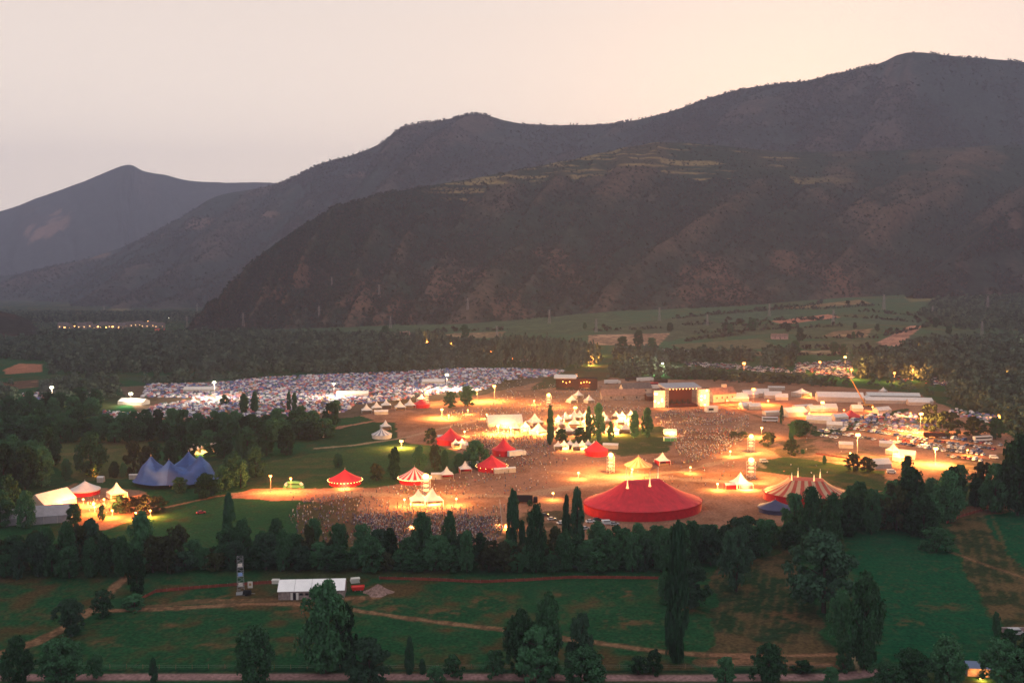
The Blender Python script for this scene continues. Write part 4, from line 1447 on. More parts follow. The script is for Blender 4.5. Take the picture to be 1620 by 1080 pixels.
def pagoda(px, py, s, label, group=None, wall=None, lit=0, H=2.5, peak=None, rz=None, k='w', name='pagoda_tent'):
    p = at(px, py)
    t = thing(name, label, 'tent', p, random.random() * 1.5 if rz is None else rz, group)
    peak = peak or H + s * .62
    vs, fs = [], []
    NR = 6
    for j in range(NR + 1):
        u = j / NR
        w = s / 2 * (1 - u) + .05
        z = H + (peak - H) * (.35 * u + .65 * u ** 2.6)
        q = [(-w, -w), (0, -w), (w, -w), (w, 0), (w, w), (0, w), (-w, w), (-w, 0)]
        vs += [(x, y_, z) for x, y_ in q]
    for j in range(NR):
        fs += [(j * 8 + i, j * 8 + (i + 1) % 8, j * 8 + 8 + (i + 1) % 8, j * 8 + 8 + i) for i in range(8)]
    MB().add(vs, fs).build('roof', CANVAS, t)
    b = MB()
    for x, y_ in ((-1, -1), (1, -1), (1, 1), (-1, 1)):
        b.box((x * s * .485, y_ * s * .485, H / 2 - .05), (.14, .14, H + .1))
    b.build('frame', PALEM, t)
    h = s * .49
    b = MB()
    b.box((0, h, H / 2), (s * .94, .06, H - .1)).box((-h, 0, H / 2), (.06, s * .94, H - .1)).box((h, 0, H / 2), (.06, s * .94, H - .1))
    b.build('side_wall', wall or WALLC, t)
    MB().box((0, -s * .36, .5), (s * .8, .5, 1.0)).build('counter', WOODB, t)
    if lit:
        point(t, H - .4, lit, k, 0, -s * .55 - 1, .3)
    return t


def marquee(px, py, L, Wd, H, rise, rz, label, roof=None, wall=None, lit=0, door=False, group=None, name='marquee', k='w'):
    p = at(px, py)
    t = thing(name, label, 'tent', p, rz, group)
    l, w = L / 2, Wd / 2
    o = .25
    nb = max(2, int(L / 5))
    vs, fs = [], []
    for i in range(nb + 1):
        x = -l - o + (L + 2 * o) * i / nb
        s_ = 0
        vs += [(x, -w - o, H), (x, -w * .5, H + rise * .52 - .05), (x, 0, H + rise), (x, w * .5, H + rise * .52 - .05), (x, w + o, H)]
    for i in range(nb):
        fs += [(i * 5 + j, i * 5 + 5 + j, i * 5 + 6 + j, i * 5 + 1 + j) for j in range(4)]
    MB().add(vs, fs).build('roof', roof or CANVAS, t)
    b = MB()
    for x in (-l, l):
        b.add([(x, -w, -.1), (x, w, -.1), (x, w, H), (x, 0, H + rise - .05), (x, -w, H)], [(0, 1, 2, 3, 4)])
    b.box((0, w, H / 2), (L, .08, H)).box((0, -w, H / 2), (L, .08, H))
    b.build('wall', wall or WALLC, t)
    if door:
        MB().box((0, -w - .07, 1.1), (2.2, .05, 2.2)).build('doorway', DARK, t)
    b = MB()
    for i in range(nb + 1):
        b.tube((-l + L * i / nb, -w - .12, 0), (-l + L * i / nb, -w - .12, H), .06, None, 4)
    b.build('frame', PALEM, t)
    if lit:
        point(t, H * .7, lit, k, 0, -w - 3, .5)
    return t


# white tents, one by one
pagoda(610, 679, 6.5, 'small white pagoda directly behind the striped round tent on the paddock')
for px, py, s, l in ((580, 653, 7.5, 'leftmost white pagoda of the row under the tent city'), (596, 649, 7.5, 'second white pagoda of the row under the tent city'), (611, 645, 7.5, 'third white pagoda of the row under the tent city'),
                     (633, 648, 8, 'white pagoda right of the gap in the row under the tent city'), (649, 645, 8, 'white pagoda next to the small red tent under the tent city')):
    pagoda(px, py, s, l, rz=.2)
marquee(603, 655, 10, 4, 2.2, 1.2, .15, 'low flat white marquee in front of the pagoda row')
pagoda(667, 637, 6, 'white peak rising behind the small red tent', H=3.5)
marquee(212, 639, 22, 10, 2.6, 2.2, -.25, 'long white marquee at the left end of the tent city')
marquee(318, 619, 28, 9, 2.4, 2.0, .05, 'pale marquee at the back of the tent city, left of the others')
marquee(558, 626, 26, 9, 2.4, 2.0, .05, 'pale marquee standing in the middle of the tent city')
marquee(686, 607, 20, 9, 2.6, 2.0, .0, 'pale marquee under the greenish floodlight of the tent city')
marquee(135, 627, 12, 6, 2.6, 1.8, .1, 'small pale marquee between the trees at far left')
marquee(798, 672, 24, 15, 2.2, 5.2, .15, 'wide low white tent at the left end of the bazaar', lit=14)
for px, py, s, l in ((817, 682, 5.5, 'white stall tent in front of the wide low tent'), (831, 680, 6, 'white stall tent left of the tall pagoda'), (846, 672, 9.5, 'tall white pagoda left of the bazaar poplar'), (852, 687, 9, 'broad pale pagoda at the foot of the bazaar poplar')):
    pagoda(px, py, s, l, lit=14 if px in (831, 852) else 0)
GB, LB = 'white stalls of the bright bazaar', 'brightly lit white stall tent of the bazaar behind the dark trees'
i = 0
for row, (y0, y1, x0, x1, n) in enumerate(((667, 661, 880, 996, 10), (675, 670, 886, 998, 7), (688, 683, 884, 990, 9))):
    for j in range(n):
        f = j / (n - 1)
        pagoda(x0 + (x1 - x0) * f + random.uniform(-4, 4), y0 + (y1 - y0) * f + random.uniform(-2, 2), random.uniform(4.4, 8.0), LB, GB, lit=60 if i % 4 == 0 else 0, k='w', rz=random.uniform(-.4, .6))
        i += 1
for px, py, l in ((905, 637, 'left of three small pagodas below the dark double stage'), (915, 629, 'rearmost of three small pagodas below the dark double stage'), (932, 637, 'right of three small pagodas below the dark double stage')):
    pagoda(px, py, 6.5, l, rz=.5)
G_, L_ = 'lit stalls of the row beside the low red tent', 'glowing white stall in the row left of the low red tent'
for j in range(7):
    pagoda(883 + 9.5 * j, 711 - 1.2 * (j % 3), 5, L_, G_, lit=12 if j in (1, 4) else 0, rz=.05)
marquee(966, 709, 9, 4, 2.4, 1, -.2, 'flat pale stall at the right of the low red tent')
pagoda(1048, 734, 7, 'white pagoda with red stalls right of the striped carousel tent', wall=REDW, rz=.3)
pagoda(707, 756, 6.4, 'white pagoda with red walls right of the striped tent', wall=REDW, rz=.2)
pagoda(736, 747, 6.4, 'white pagoda left of the red tent with bulbs', wall=REDW, rz=.2)
marquee(745, 739, 8, 4, 2.6, 1.0, .3, 'small white marquee roof behind the pagoda left of the red tent with bulbs')
marquee(690, 757, 5, 3.5, 2.8, .6, .1, 'boxy white stall beside the pagoda with red walls')
marquee(1060, 687, 8, 5, 2.4, 1.4, .0, 'white kiosk alone on the grass left of the crowd field', lit=5)
marquee(1060, 697, 8, 3.5, 2.2, .5, .0, 'green sided kiosk below the white kiosk of the crowd field', wall=GREENINF)
pagoda(1171, 770, 8.5, 'brilliant white pagoda kiosk left of the striped big top', lit=14, rz=.3)
marquee(1168, 772, 14, 4, 2.2, .7, .05, 'low pale stall wings of the brilliant kiosk by the striped big top', wall=REDW)
pagoda(662, 797, 8, 'left of two glowing kiosks above the crowd', lit=15, rz=.2)
pagoda(684, 797, 9, 'right of two glowing kiosks above the crowd', lit=15, rz=.3)
marquee(700, 696, 6, 4, 2.6, 1, .1, 'white stall left of the lit cluster at the red cone tent')
for px, py, l in ((721, 707, 'lit white stall in front of the red cone tent'), (731, 706, 'second lit white stall in front of the red cone tent'), (737, 709, 'outermost lit white stall of the red cone tent')):
    pagoda(px, py, 4.5, l, lit=14 if px == 731 else 0)
marquee(798, 747, 12, 3, 2.4, .5, .32, 'white awning on the front of the red tent with bulbs', door=False)
# left camp
marquee(82, 800, 17, 13, 3.0, 4.4, R(62), 'white marquee half in the glow of the left camp', lit=5)
marquee(72, 824, 22, 10, 3.4, 4.0, R(18), 'large grey marquee at the front of the left camp', GREYC, GREYC)
marquee(30, 826, 14, 9, 3.0, 3.4, R(25), 'dim bluish marquee behind the dark tree at the left camp', GREYC, GREYC)
pagoda(185, 786, 8, 'bright white kiosk in the left camp', lit=14, k='o')
marquee(160, 762, 3, 3, 2.6, .6, 0, 'small white cabin above the left camp', door=False)
marquee(213, 757, 5, 2.4, 2.4, .3, .1, 'flat white trailer by the blue tent', door=False)
marquee(322, 716, 16, 9, 3.2, 2.8, .2, 'bright white tent among the trees behind the blue tent', lit=4)
for x_, y_, kw in ((150, 812, 16), (178, 818, 16), (165, 800, 14), (238, 818, 22), (132, 800, 10), (150, 752, 5), (215, 822, 10), (118, 798, 7)):  # the two by the orange-lit trees are added to turn the leaves orange
    flood(x_, y_, kw, {150: 'work light at the heart of the orange camp glow', 178: 'work light below the bright kiosk of the left camp', 165: 'work light between kiosk and round tent', 132: 'work light under the red skirt of the round tent',
                       238: 'added orange lamp on the grass below the last orange-lit tree', 215: 'added orange lamp before the orange-lit trees', 118: 'work light beside the left white marquee'}.get(x_, 'work light on the track above the round tent') if (x_, y_) != (150, 752) else 'work light on the path above the round white tent', 'o')

# compound on the right
for px, py, L, Wd, H, rise, rz, l in [
    (1162, 633, 20, 12, 2.2, 4.2, .1, 'white marquee at the left end of the right compound'),
    (1180, 645, 9, 7, 2.2, 2.6, .3, 'small white tent in front of the left compound marquee'),
    (1193, 646, 9, 7, 2.2, 2.4, .1, 'small pale tent beside the small white one at the compound'),
    (1186, 628, 12, 8, 2.8, 3.2, .1, 'white marquee under the orange compound lamp'),
    (1204, 626, 12, 9, 2.8, 3.4, .0, 'white marquee right of the orange compound lamp'),
    (1222, 629, 14, 9, 2.6, 3.0, -.1, 'white marquee in the middle of the left compound group'),
    (1236, 632, 10, 8, 2.6, 2.6, -.2, 'white marquee at the right end of the left compound group'),
    (1228, 616, 14, 5, 2.4, .6, -.1, 'flat pale cabin row behind the compound marquees'),
    (1328, 634, 36, 14, 4.0, 3.4, R(-9), 'big rectangular white marquee beside the crane boom'),
    (1420, 637, 52, 10, 2.6, 2.0, R(-6), 'very long low white marquee at the edge of the wood'),
    (1412, 630, 42, 8, 2.8, 2.2, R(-6), 'long white marquee right behind the very long one'),
    (1452, 640, 16, 8, 2.6, 2.0, R(-6), 'white marquee at the right tip of the long row'),
    (1255, 657, 17, 12, 3.4, 3.0, R(18), 'square white marquee in the front of the compound'),
    (1222, 656, 14, 6, 2.6, .8, R(14), 'flat pale cabin left of the square front marquee'),
    (1292, 650, 14, 7, 2.2, 2.4, .2, 'white tent right of the square front marquee'),
    (1313, 649, 9, 8, 2.4, 3.0, .0, 'rounded white tent left of the red compound tent'),
    (1327, 664, 11, 7, 2.6, 2.2, .3, 'pale tent touching the red compound tent'),
    (1395, 653, 13, 6, 2.6, 2.2, R(25), 'white marquee on the grass strip by the car park'),
    (1296, 668, 17, 9, 2.4, 3.0, R(-22), 'white tent at the left end of the parked vans'),
    (1320, 676, 10, 6, 2.4, 2.0, R(-15), 'small white tent by the first row of vans'),
    (1355, 650, 8, 6, 2.4, 2.6, .0, 'white tent peak behind the red compound tent'),
    (1270, 646, 16, 5, 2.4, .8, .3, 'flat grey roofed cabin in the compound'),
    (1435, 724, 9, 6, 2.4, 2.4, R(-30), 'white stall tent below the lit pagoda of the food court'),
    (1392, 739, 10, 7, 2.6, 2.6, .2, 'white tent beside the red stall of the food court'),
    (1402, 706, 8, 4, 2.4, 1.4, -.3, 'small white caravan tent above the food court'),
    (1338, 708, 8, 4, 2.4, 1.6, -.2, 'white van tent under the tall lamp pole'),
]:
    marquee(px, py, L, Wd, H, rise, rz, l)
pagoda(1268, 627, 12, 'white pagoda left of the big rectangular marquee', H=3.6, peak=7.0, lit=4, rz=.5)
pagoda(1397, 625, 5, 'white pagoda peeking over the long marquee', H=4)
pagoda(1372, 633, 5, 'white pagoda at the left end of the long marquee', H=3)
pagoda(1413, 718, 6.5, 'lit white pagoda of the food court on the right', lit=16, rz=.4, k='y')
pagoda(1424, 729, 6, 'white pagoda below the lit one of the food court', lit=10, rz=.4, k='o')
for x_, y_, kw, l in ((1215, 640, 20, 'work light on the yard of the left compound'), (1280, 660, 16, 'work light beside the square compound marquee'), (1335, 655, 18, 'work light in front of the red compound tent'), (1380, 650, 16, 'work light before the very long marquee'),
                      (1170, 645, 14, 'work light by the small compound tents'), (1440, 660, 14, 'work light at the corner of the camping cars'), (1150, 640, 12, 'work light between the barn and the compound'), (1420, 700, 12, 'work light among the parked cars'), (1530, 720, 9, 'work light at the end of the car rows')):
    flood(x_, y_, kw, l, 'o')

# ------------------------------------------------------------------ blue peaked tent
p = at(279, 764)
t = thing('peaked_tent', 'blue stretch tent with four sharp peaks', 'tent', p, R(8))
k_ = ppm(p)
A_, B_ = 66 / k_, 15
pk = [(-36 / k_, -2, 15.5), (-6 / k_, -7, 14.0), (16 / k_, 7, 15.5), (38 / k_, -1, 15.0)]
GR = np.array([[(math.cos(2 * math.pi * j / 64) * A_ * u, math.sin(2 * math.pi * j / 64) * B_ * u) for j in range(64)] for u in np.linspace(0.02, 1, 22)])
rr_ = np.linspace(0.02, 1, 22)[:, None]
hz = np.zeros(GR.shape[:2])
for x, y_, h in pk:
    d = np.hypot(GR[..., 0] - x, (GR[..., 1] - y_) * .9)
    hz = np.maximum(hz, h * np.exp(-(d / 12.0) ** .8))
hz = np.maximum(hz, 7.0 * (1 - rr_ ** 2)) * (1 - .75 * sstep(.75, 1, rr_)) + .6
ii = np.arange(22 * 64).reshape(22, 64)
q = np.stack([ii[:-1], np.roll(ii[:-1], -1, 1), np.roll(ii[1:], -1, 1), ii[1:]], -1).reshape(-1)
fc = GR[:-1] + .01
near_ = np.argmin(np.stack([np.hypot(fc[..., 0] - x, fc[..., 1] - y_) for x, y_, h in pk]), 0)
ang_ = np.stack([np.arctan2(fc[..., 1] - y_, fc[..., 0] - x) for x, y_, h in pk])
ang_ = np.take_along_axis(ang_, near_[None], 0)[0]
mi_ = (np.floor((ang_ + math.pi) / (math.pi / 3) + near_ * .7).astype(int) % 3).reshape(-1)
link('canopy', mesh_np('canopy', np.concatenate([GR, hz[..., None]], -1).reshape(-1, 3), q, np.full(len(q) // 4, 4), [BLUE, mat('light_blue_canvas', (.046, .105, .26), .7, noise=.15, nscale=.25), mat('deep_blue_canvas', (.028, .060, .17), .7, noise=.15, nscale=.25)], mi_, smooth=True), t)
for x, y_, h in pk:
    MB().tube((x, y_, 0), (x, y_, h + .6), .14, .09, 6).build('mast', METAL, t)

# ------------------------------------------------------------------ stages
p = at(1078, 643)
t = thing('main_stage', 'main stage with white roof and two glowing side screens', 'stage', p, R(12))
MB().box((0, 4, .8), (26, 14, 1.6)).build('deck', DARKRED, t)
MB().box((0, 4, 15.2), (30, 16, .7)).add([(-15, -4, 15.6), (15, -4, 15.6), (15, 12, 17.4), (-15, 12, 17.4), (-15, 12, 15.6), (15, 12, 15.6)], [(0, 1, 2, 3), (3, 2, 5, 4), (0, 3, 4), (1, 5, 2)]).build('roof', GREYC, t)
MB().box((0, 11, 8), (26, .3, 14)).build('backdrop', DARKRED, t)
for sx_ in (-1, 1):
    lattice(MB(), 2, 2, 15, 6, .12).build('roof_tower', METAL, t).location = (sx_ * 13.2, -2.6, 0)
    w = MB().box((sx_ * 18.5, 0, 6.6), (8.6, 1.2, 13.2)).build('side_wing', PALEM, t)
    s = MB()
    rnd = random.Random(int(5 + sx_))
    for i in range(6):
        for j in range(9):
            if rnd.random() < .74:
                s.box((sx_ * 18.5 - 3.6 + 1.45 * i, -.66, .8 + 1.42 * j), (1.4, .08, 1.4), m=rnd.choice((0, 0, 1, 1, 2)))
    s.build('lit_screen', [GLOW['s'], mat('screen_amber', (1, .6, .2), .5, emit=(1.0, .55, .16), estr=1.6), GLOW['b']], t)
b = MB()
for j in range(9):
    b.sphere((-11 + 2.75 * j, -3, 14.3), .3, 6)
b.build('spotlight_row', GLOW['b'], t)
b = MB()
for j in range(5):
    b.box((-8 + 4 * j, 5, 2.4), (2.2, 1.4, 1.6)).box((-9 + 4.5 * j, 9, 3), (1.2, 1, 2.8))
b.build('band_gear', DARK, t)
point(t, 7, 3, 'w', -18, -9)
point(t, 7, 3, 'w', 18, -9)
point(t, 10, 1.6, 'o', 0, 2)
p = at(912, 617)
t = thing('double_stage', 'dark double stage with a white roof over its left bay', 'stage', p, R(-6))
MB().box((0, 5, .6), (36, 11, 1.2)).build('deck', DARK, t)
MB().box((0, 10.4, 5.4), (36, .3, 9.4)).box((-17.9, 5, 5.4), (.3, 10.5, 9.4)).box((17.9, 5, 5.4), (.3, 10.5, 9.4)).box((0, 3, 5.4), (4.5, 8, 9.2)).box((14.6, .2, 5), (6, .3, 9)).build('black_wall', DARKRED, t)
MB().box((-10, 4.5, 10.5), (19, 12.6, .5)).add([(-20, -2, 10.8), (0, -2, 10.8), (0, 11, 12.4), (-20, 11, 12.4), (-20, 11, 10.8), (0, 11, 10.8)], [(0, 1, 2, 3), (3, 2, 5, 4), (0, 3, 4), (1, 5, 2)]).build('white_roof', CANVAS, t)
MB().box((9, 5, 10.3), (18.4, 11, .4)).build('dark_roof', DARK, t)
b = MB()
for x in (-12, -9, -6, 4, 6.5, 9, 11.5):
    b.sphere((x, .5, 6.8 + .6 * math.sin(x * 3)), .38, 6)
b.build('stage_lamps', GLOW['f'], t)
point(t, 4, 2.4, 'f', 8, 4)
point(t, 5, .7, 'f', -9, 5)
p = at(1125, 651)
t = thing('mixing_tower', 'low pale crew cabin on the crowd field right of the main stage', 'cabin', p, R(10))
MB().box((0, 0, 2), (9, 5, 4)).build('cabin_wall', PALEM, t)
MB().box((0, 0, 4.15), (9.6, 5.6, .3)).build('roof', CANVAS, t)
MB().box((-1, -2.55, 2.2), (4, .08, 1.6)).build('window', GLASSD, t)


# ------------------------------------------------------------------ houses, barns, the white roofed shed
def house(px, py, L, Wd, H, rise, rz, label, wall=PLASTER, roof=TILE, nwin=3, lit=False, tower=False, cat='house', group=None, name='house'):
    p = at(px, py)
    t = thing(name, label, cat, p, rz, group)
    l, w = L / 2, Wd / 2
    b = MB().box((0, 0, H / 2 - .5), (L, Wd, H + 1))
    for x in (-l + .01, l - .01):
        b.add([(x, -w, H), (x, w, H), (x, 0, H + rise)], [(0, 1, 2)])
    b.build('wall', wall, t)
    o = .5
    v = []
    for x in (-l - o, l + o):
        v += [(x, -w - o, H - .25), (x, 0, H + rise + .15), (x, w + o, H - .25), (x, -w - o, H - .02), (x, 0, H + rise + .4), (x, w + o, H - .02)]
    r = MB().add(v, [(3, 4, 10, 9), (4, 5, 11, 10), (0, 3, 9, 6), (2, 8, 11, 5), (0, 1, 4, 3), (1, 2, 5, 4), (6, 9, 10, 7), (7, 10, 11, 8), (0, 6, 7, 1), (1, 7, 8, 2)]).build('roof', roof, t)
    MB().box((l * .5, w * .25, H + rise + .4), (.9, .7, 1.6)).build('chimney', STONE, r)
    for i in range(nwin):
        x = -l + L * (i + .7) / (nwin + .4)
        f = MB().box((x, -w - .03, H * .55), (1.1, .08, 1.4)).build('window', GLOW['v'] if lit and i % 2 == 0 else GLASSD, t)
    MB().box((l * .05, -w - .04, 1.05), (1.2, .1, 2.1)).build('door', WOODB, t)
    if tower:
        MB().box((l * .35, w * .2, H + 3.4), (3.2, 3.2, 7), m=0).build('turret', wall, t)
    return t


house(1140, 634, 22, 11, 6.5, 4.5, R(24), 'farmhouse with brown roof and small tower right of the main stage', tower=True, cat='farmhouse', nwin=4)
house(985, 631, 36, 11, 4, 4, R(4), 'long barn with a brown tiled roof between the stages', roof=TILE, cat='barn', name='barn', wall=STONE)
house(1005, 621, 26, 10, 4.4, 4, R(16), 'dark slate roofed barn behind the long brown barn', roof=SLATE, cat='barn', name='barn')
house(1033, 633, 12, 7, 4.2, 1.4, R(10), 'red sided shed left of the main stage', wall=DARKRED, roof=SLATE, nwin=2, cat='shed', name='shed')
house(1233, 536, 22, 9, 4, 3.0, R(-6), 'pinkish farmhouse alone in the sloping fields', wall=mat('pink_plaster', (.62, .34, .28), .9), roof=TILE, nwin=3, cat='farmhouse')
for px, py, l in ((640, 533, 'house with pale gable beyond the river wood'), (626, 537, 'low house left of the pale gabled one beyond the river wood'), (655, 538, 'low house right of the pale gabled one beyond the river wood')):
    house(px, py, 14, 9, 4.5, 3.2, .4, l, nwin=2)
house(463, 540, 9, 7, 4.5, 2.8, .3, 'small red house at the edge of the river wood', wall=mat('red_plaster', (.5, .10, .08), .9), nwin=2)
house(513, 541, 11, 8, 4.5, 3.0, .2, 'small pale house at the edge of the river wood', nwin=2)
house(253, 527, 14, 9, 4.0, 3.0, .2, 'small red roofed house right of the distant village', roof=mat('red_tile', (.42, .10, .07), .9), nwin=2)
house(122, 502, 16, 11, 6.0, 4.0, .2, 'pinkish building above the left end of the village', wall=mat('rose_plaster', (.5, .28, .24), .9), nwin=3)
G_ = 'houses of the distant village'
for i in range(13):
    house(100 + i * 13 + random.uniform(-4, 4), 519 + random.uniform(-2.5, 2), random.uniform(12, 18), random.uniform(9, 11), random.uniform(5, 8), 3.4, random.uniform(-.4, .4), 'dim stone house with lit windows in the distant village', STONE, SLATE, 3, True, group=G_)

p = at(495, 941)
k_ = ppm(p)
t = thing('shed', 'long shed with a bright white roof and stone walls in the meadow', 'shed', p, R(4))
L, w, H, rise = 102 / k_, 4.2, 3.2, 2.6
MB().box((0, 0, H / 2 - .3), (L, w * 2, H + .6)).build('wall', STONE, t)
b = MB()
for x in (-L / 2 + .02, L / 2 - .02):
    b.add([(x, -w, H), (x, w, H), (x, 0, H + rise)], [(0, 1, 2)])
b.build('gable', WOODB, t)
for i in range(4):
    x0, x1 = -L / 2 - .3 + (L + .6) * i / 4 + .05, -L / 2 - .3 + (L + .6) * (i + 1) / 4 - .05
    MB().add([(x0, -w - .45, H - .12), (x1, -w - .45, H - .12), (x1, 0, H + rise + .1), (x0, 0, H + rise + .1), (x1, w + .45, H - .12), (x0, w + .45, H - .12)], [(0, 1, 2, 3), (3, 2, 4, 5)]).build('roof_sheet', mat('white_roof_sheet', (.86, .82, .77), .6, noise=.06, nscale=.4) if i == 0 else bpy.data.materials['white_roof_sheet'], t)
MB().box((-L / 2 + 5.6, -w - .06, 1.2), (.95, .08, 2.5)).build('door', DARK, t)
for dx in (-.95, .95):
    MB().box((-L / 2 + 5.6 + dx, -w - .08, 1.25), (.8, .1, 2.6)).build('shutter', CANVAS, t)
for x in (-3.5, -1.5, 4):
    MB().box((x, -w - .05, 1.9), (1.2, .06, .8)).build('window', GLASSD, t)
MB().box((L / 2 - 6.5, -w - .08, 1.5), (.5, .1, 2.6)).build('shutter', CANVAS, t)
# things around the shed
p = at(598, 938)
n_ = 26
vs = []
for j in range(7):
    for k in range(n_):
        th = 2 * math.pi * k / n_
        rr = (1 - j / 6) * (1 + .25 * math.sin(th * 3) + .15 * random.random()) + .04
        vs.append((rr * 4.6 * math.cos(th), rr * 3.2 * math.sin(th), 3.4 * (j / 6) ** 1.2 * (.85 + .2 * random.random())))
b = MB()
b.add(vs, [(j * n_ + k, j * n_ + (k + 1) % n_, j * n_ + n_ + (k + 1) % n_, j * n_ + n_ + k) for j in range(6) for k in range(n_)] + [tuple(6 * n_ + k for k in range(n_))])
o = b.build('rubble_heap', RUBBLE)
o.location = p
tag(o, 'brown heap of rubble beside the shed', 'rubble heap')
p = at(566, 933)
t = thing('skip', 'bright red low skip between shed and rubble heap', 'skip', p, .2)
MB().add([(-1.8, -1, .2), (1.8, -1, .2), (1.8, 1, .2), (-1.8, 1, .2), (-2.4, -1.2, 1.5), (2.4, -1.2, 1.5), (2.4, 1.2, 1.5), (-2.4, 1.2, 1.5)], [(3, 2, 1, 0), (0, 1, 5, 4), (1, 2, 6, 5), (2, 3, 7, 6), (3, 0, 4, 7)]).build('body', REDPLASTIC, t)
MB().box((-1, -1.0, .1), (.4, .2, .3)).box((1, -1.0, .1), (.4, .2, .3)).build('skid', METAL, t)
MB().box((0, 0, 1.25), (4.0, 1.9, .3)).build('load', REDPLASTIC, t)
p = at(562, 921)
t = thing('pallet_stack', 'pale stack of boards behind the red skip', 'boards', p, .3)
for i in range(5):
    MB().box((random.uniform(-.2, .2), 0, .2 + .35 * i), (3.2, 2.0, .26)).build('board', PALEM, t)
p = at(381, 939)
t = thing('lighting_tower', 'tall lattice tower with three white boxes in the meadow', 'tower', p, .25)
H = 60 / ppm(p)
lattice(MB(), 2.4, 2.0, H, 9, .07).build('frame', METAL, t)
for z in (.28, .55, .80):
    MB().box((0, -.9, H * z), (1.5, .5, 1.1)).build('lamp_box', CANVAS if z != .55 else mat('pale_blue_box', (.25, .36, .62), .6), t)
    MB().box((0, -.6, H * z - .75), (1.9, 1.6, .12)).build('platform', METAL, t)
MB().box((0, 0, .15), (3.2, 3.2, .3)).build('base', METAL, t)
p = at(396, 933)
t = thing('notice_board', 'small cream board on legs beside the lattice tower', 'board', p, .1)
MB().box((0, 0, 2.0), (1.7, .12, 2.4)).build('panel', CANVAS, t)
MB().tube((-.6, .1, 0), (-.6, .1, 2.2), .06, None, 5).tube((.6, .1, 0), (.6, .1, 2.2), .06, None, 5).build('leg', WOODB, t)
MB().box((0, -.07, 2.1), (.9, .03, 1.0)).build('notice', mat('ochre_paper', (.45, .30, .16), .9), t)
p = at(391, 941)
t = thing('trailer', 'small black generator trailer at the foot of the lattice tower', 'generator', p, .1)
MB().box((0, 0, 1.1), (3.0, 1.6, 1.3), taper=.86).build('body', RUBBER, t)
for y_ in (-.85, .85):
    MB().tube((-.2, y_ - .1, .45), (-.2, y_ + .1, .45), .45, None, 12).build('wheel', RUBBER, t)
MB().tube((1.4, 0, .6), (2.8, 0, .5), .06, None, 5).build('drawbar', METAL, t)
p = at(372, 922)
t = thing('hut', 'tiny pale hut by the orange fence left of the shed', 'hut', at(436, 922), 0)
MB().box((0, 0, .6), (2.4, 1.6, 1.2)).build('wall', PALEM, t)
MB().box((0, 0, 1.3), (2.7, 1.9, .18)).build('roof', CANVAS, t)


def net_fence(pts, label, h=1.15, m=ORANGENET, name='net_fence', cat='fence'):
    ps = [at(*q) for q in pts]
    t = thing(name, label, cat, ps[0])
    o0 = ps[0]
    net, post = MB(), MB()
    for a, c in zip(ps[:-1], ps[1:]):
        n = max(1, int((c - a).length / 3.0))
        for i in range(n):
            u, v = a.lerp(c, i / n) - o0, a.lerp(c, (i + 1) / n) - o0
            d = (v - u).normalized()
            nn = Vector((-d.y, d.x, 0)) * .03
            s0, s1 = random.uniform(-.12, .05), random.uniform(-.12, .05)
            net.add([u - nn + Vector((0, 0, .05)), v - nn + Vector((0, 0, .05)), v - nn + Vector((0, 0, h + s1)), u - nn + Vector((0, 0, h + s0)),
                     u + nn + Vector((0, 0, .05)), v + nn + Vector((0, 0, .05)), v + nn + Vector((0, 0, h + s1)), u + nn + Vector((0, 0, h + s0))],
                    [(0, 1, 2, 3), (7, 6, 5, 4), (3, 2, 6, 7), (1, 0, 4, 5)])
            post.tube(u, u + Vector((0, 0, h + .2)), .04, None, 4)
    net.build('net', m, t)
    tag(post.build('post', METAL, t), kind='stuff')
    return t


net_fence([(212, 957), (230, 945), (246, 937), (300, 932), (375, 926), (440, 922)], 'orange net fence left of the white roofed shed')
net_fence([(600, 916), (680, 918), (760, 922), (830, 919), (900, 915), (960, 915), (1050, 916)], 'orange net fence along the belt right of the shed')
net_fence([(1497, 828), (1520, 818), (1560, 806), (1640, 796)], 'orange net fence at the top of the right meadow')
net_fence([(1290, 718), (1345, 726), (1400, 730)], 'dim orange fence by the brown trees on the right', .9)

ps = [at(x, 1057 + .5 * math.sin(x)) for x in range(-60, 1330, 26)]
t = thing('wire_fence', 'thin wire fence with wooden posts along the verge of the pink road', 'fence', ps[0])
for q in ps:
    v = q - ps[0]
    MB().tube(v, v + Vector((random.uniform(-.1, .1), 0, 1.35)), .07, .06, 5).build('post', WOODB, t)
b = MB()
for h_ in (.5, 1.0):
    for q, q2 in zip(ps[:-1], ps[1:]):
        b.tube(q - ps[0] + Vector((0, 0, h_)), q2 - ps[0] + Vector((0, 0, h_)), .012, None, 3)
b.build('wire', METAL, t)

# blue roofed house, wall and fire at the lower right
p = at(1545, 1066)
t = thing('cabin', 'cabin with a pale blue roof between the black trees', 'cabin', p, R(-8))
MB().box((0, 0, 1.3), (6, 3.6, 2.6)).build('wall', STONE, t)
MB().add([(-3.4, -2.2, 2.5), (3.4, -2.2, 2.5), (3.4, 0, 3.9), (-3.4, 0, 3.9), (3.4, 2.2, 2.5), (-3.4, 2.2, 2.5)], [(0, 1, 2, 3), (3, 2, 4, 5)]).build('roof', mat('blue_sheet', (.16, .22, .34), .5), t)
MB().box((1, -1.85, 1.0), (.9, .1, 2.0)).build('door', DARK, t)


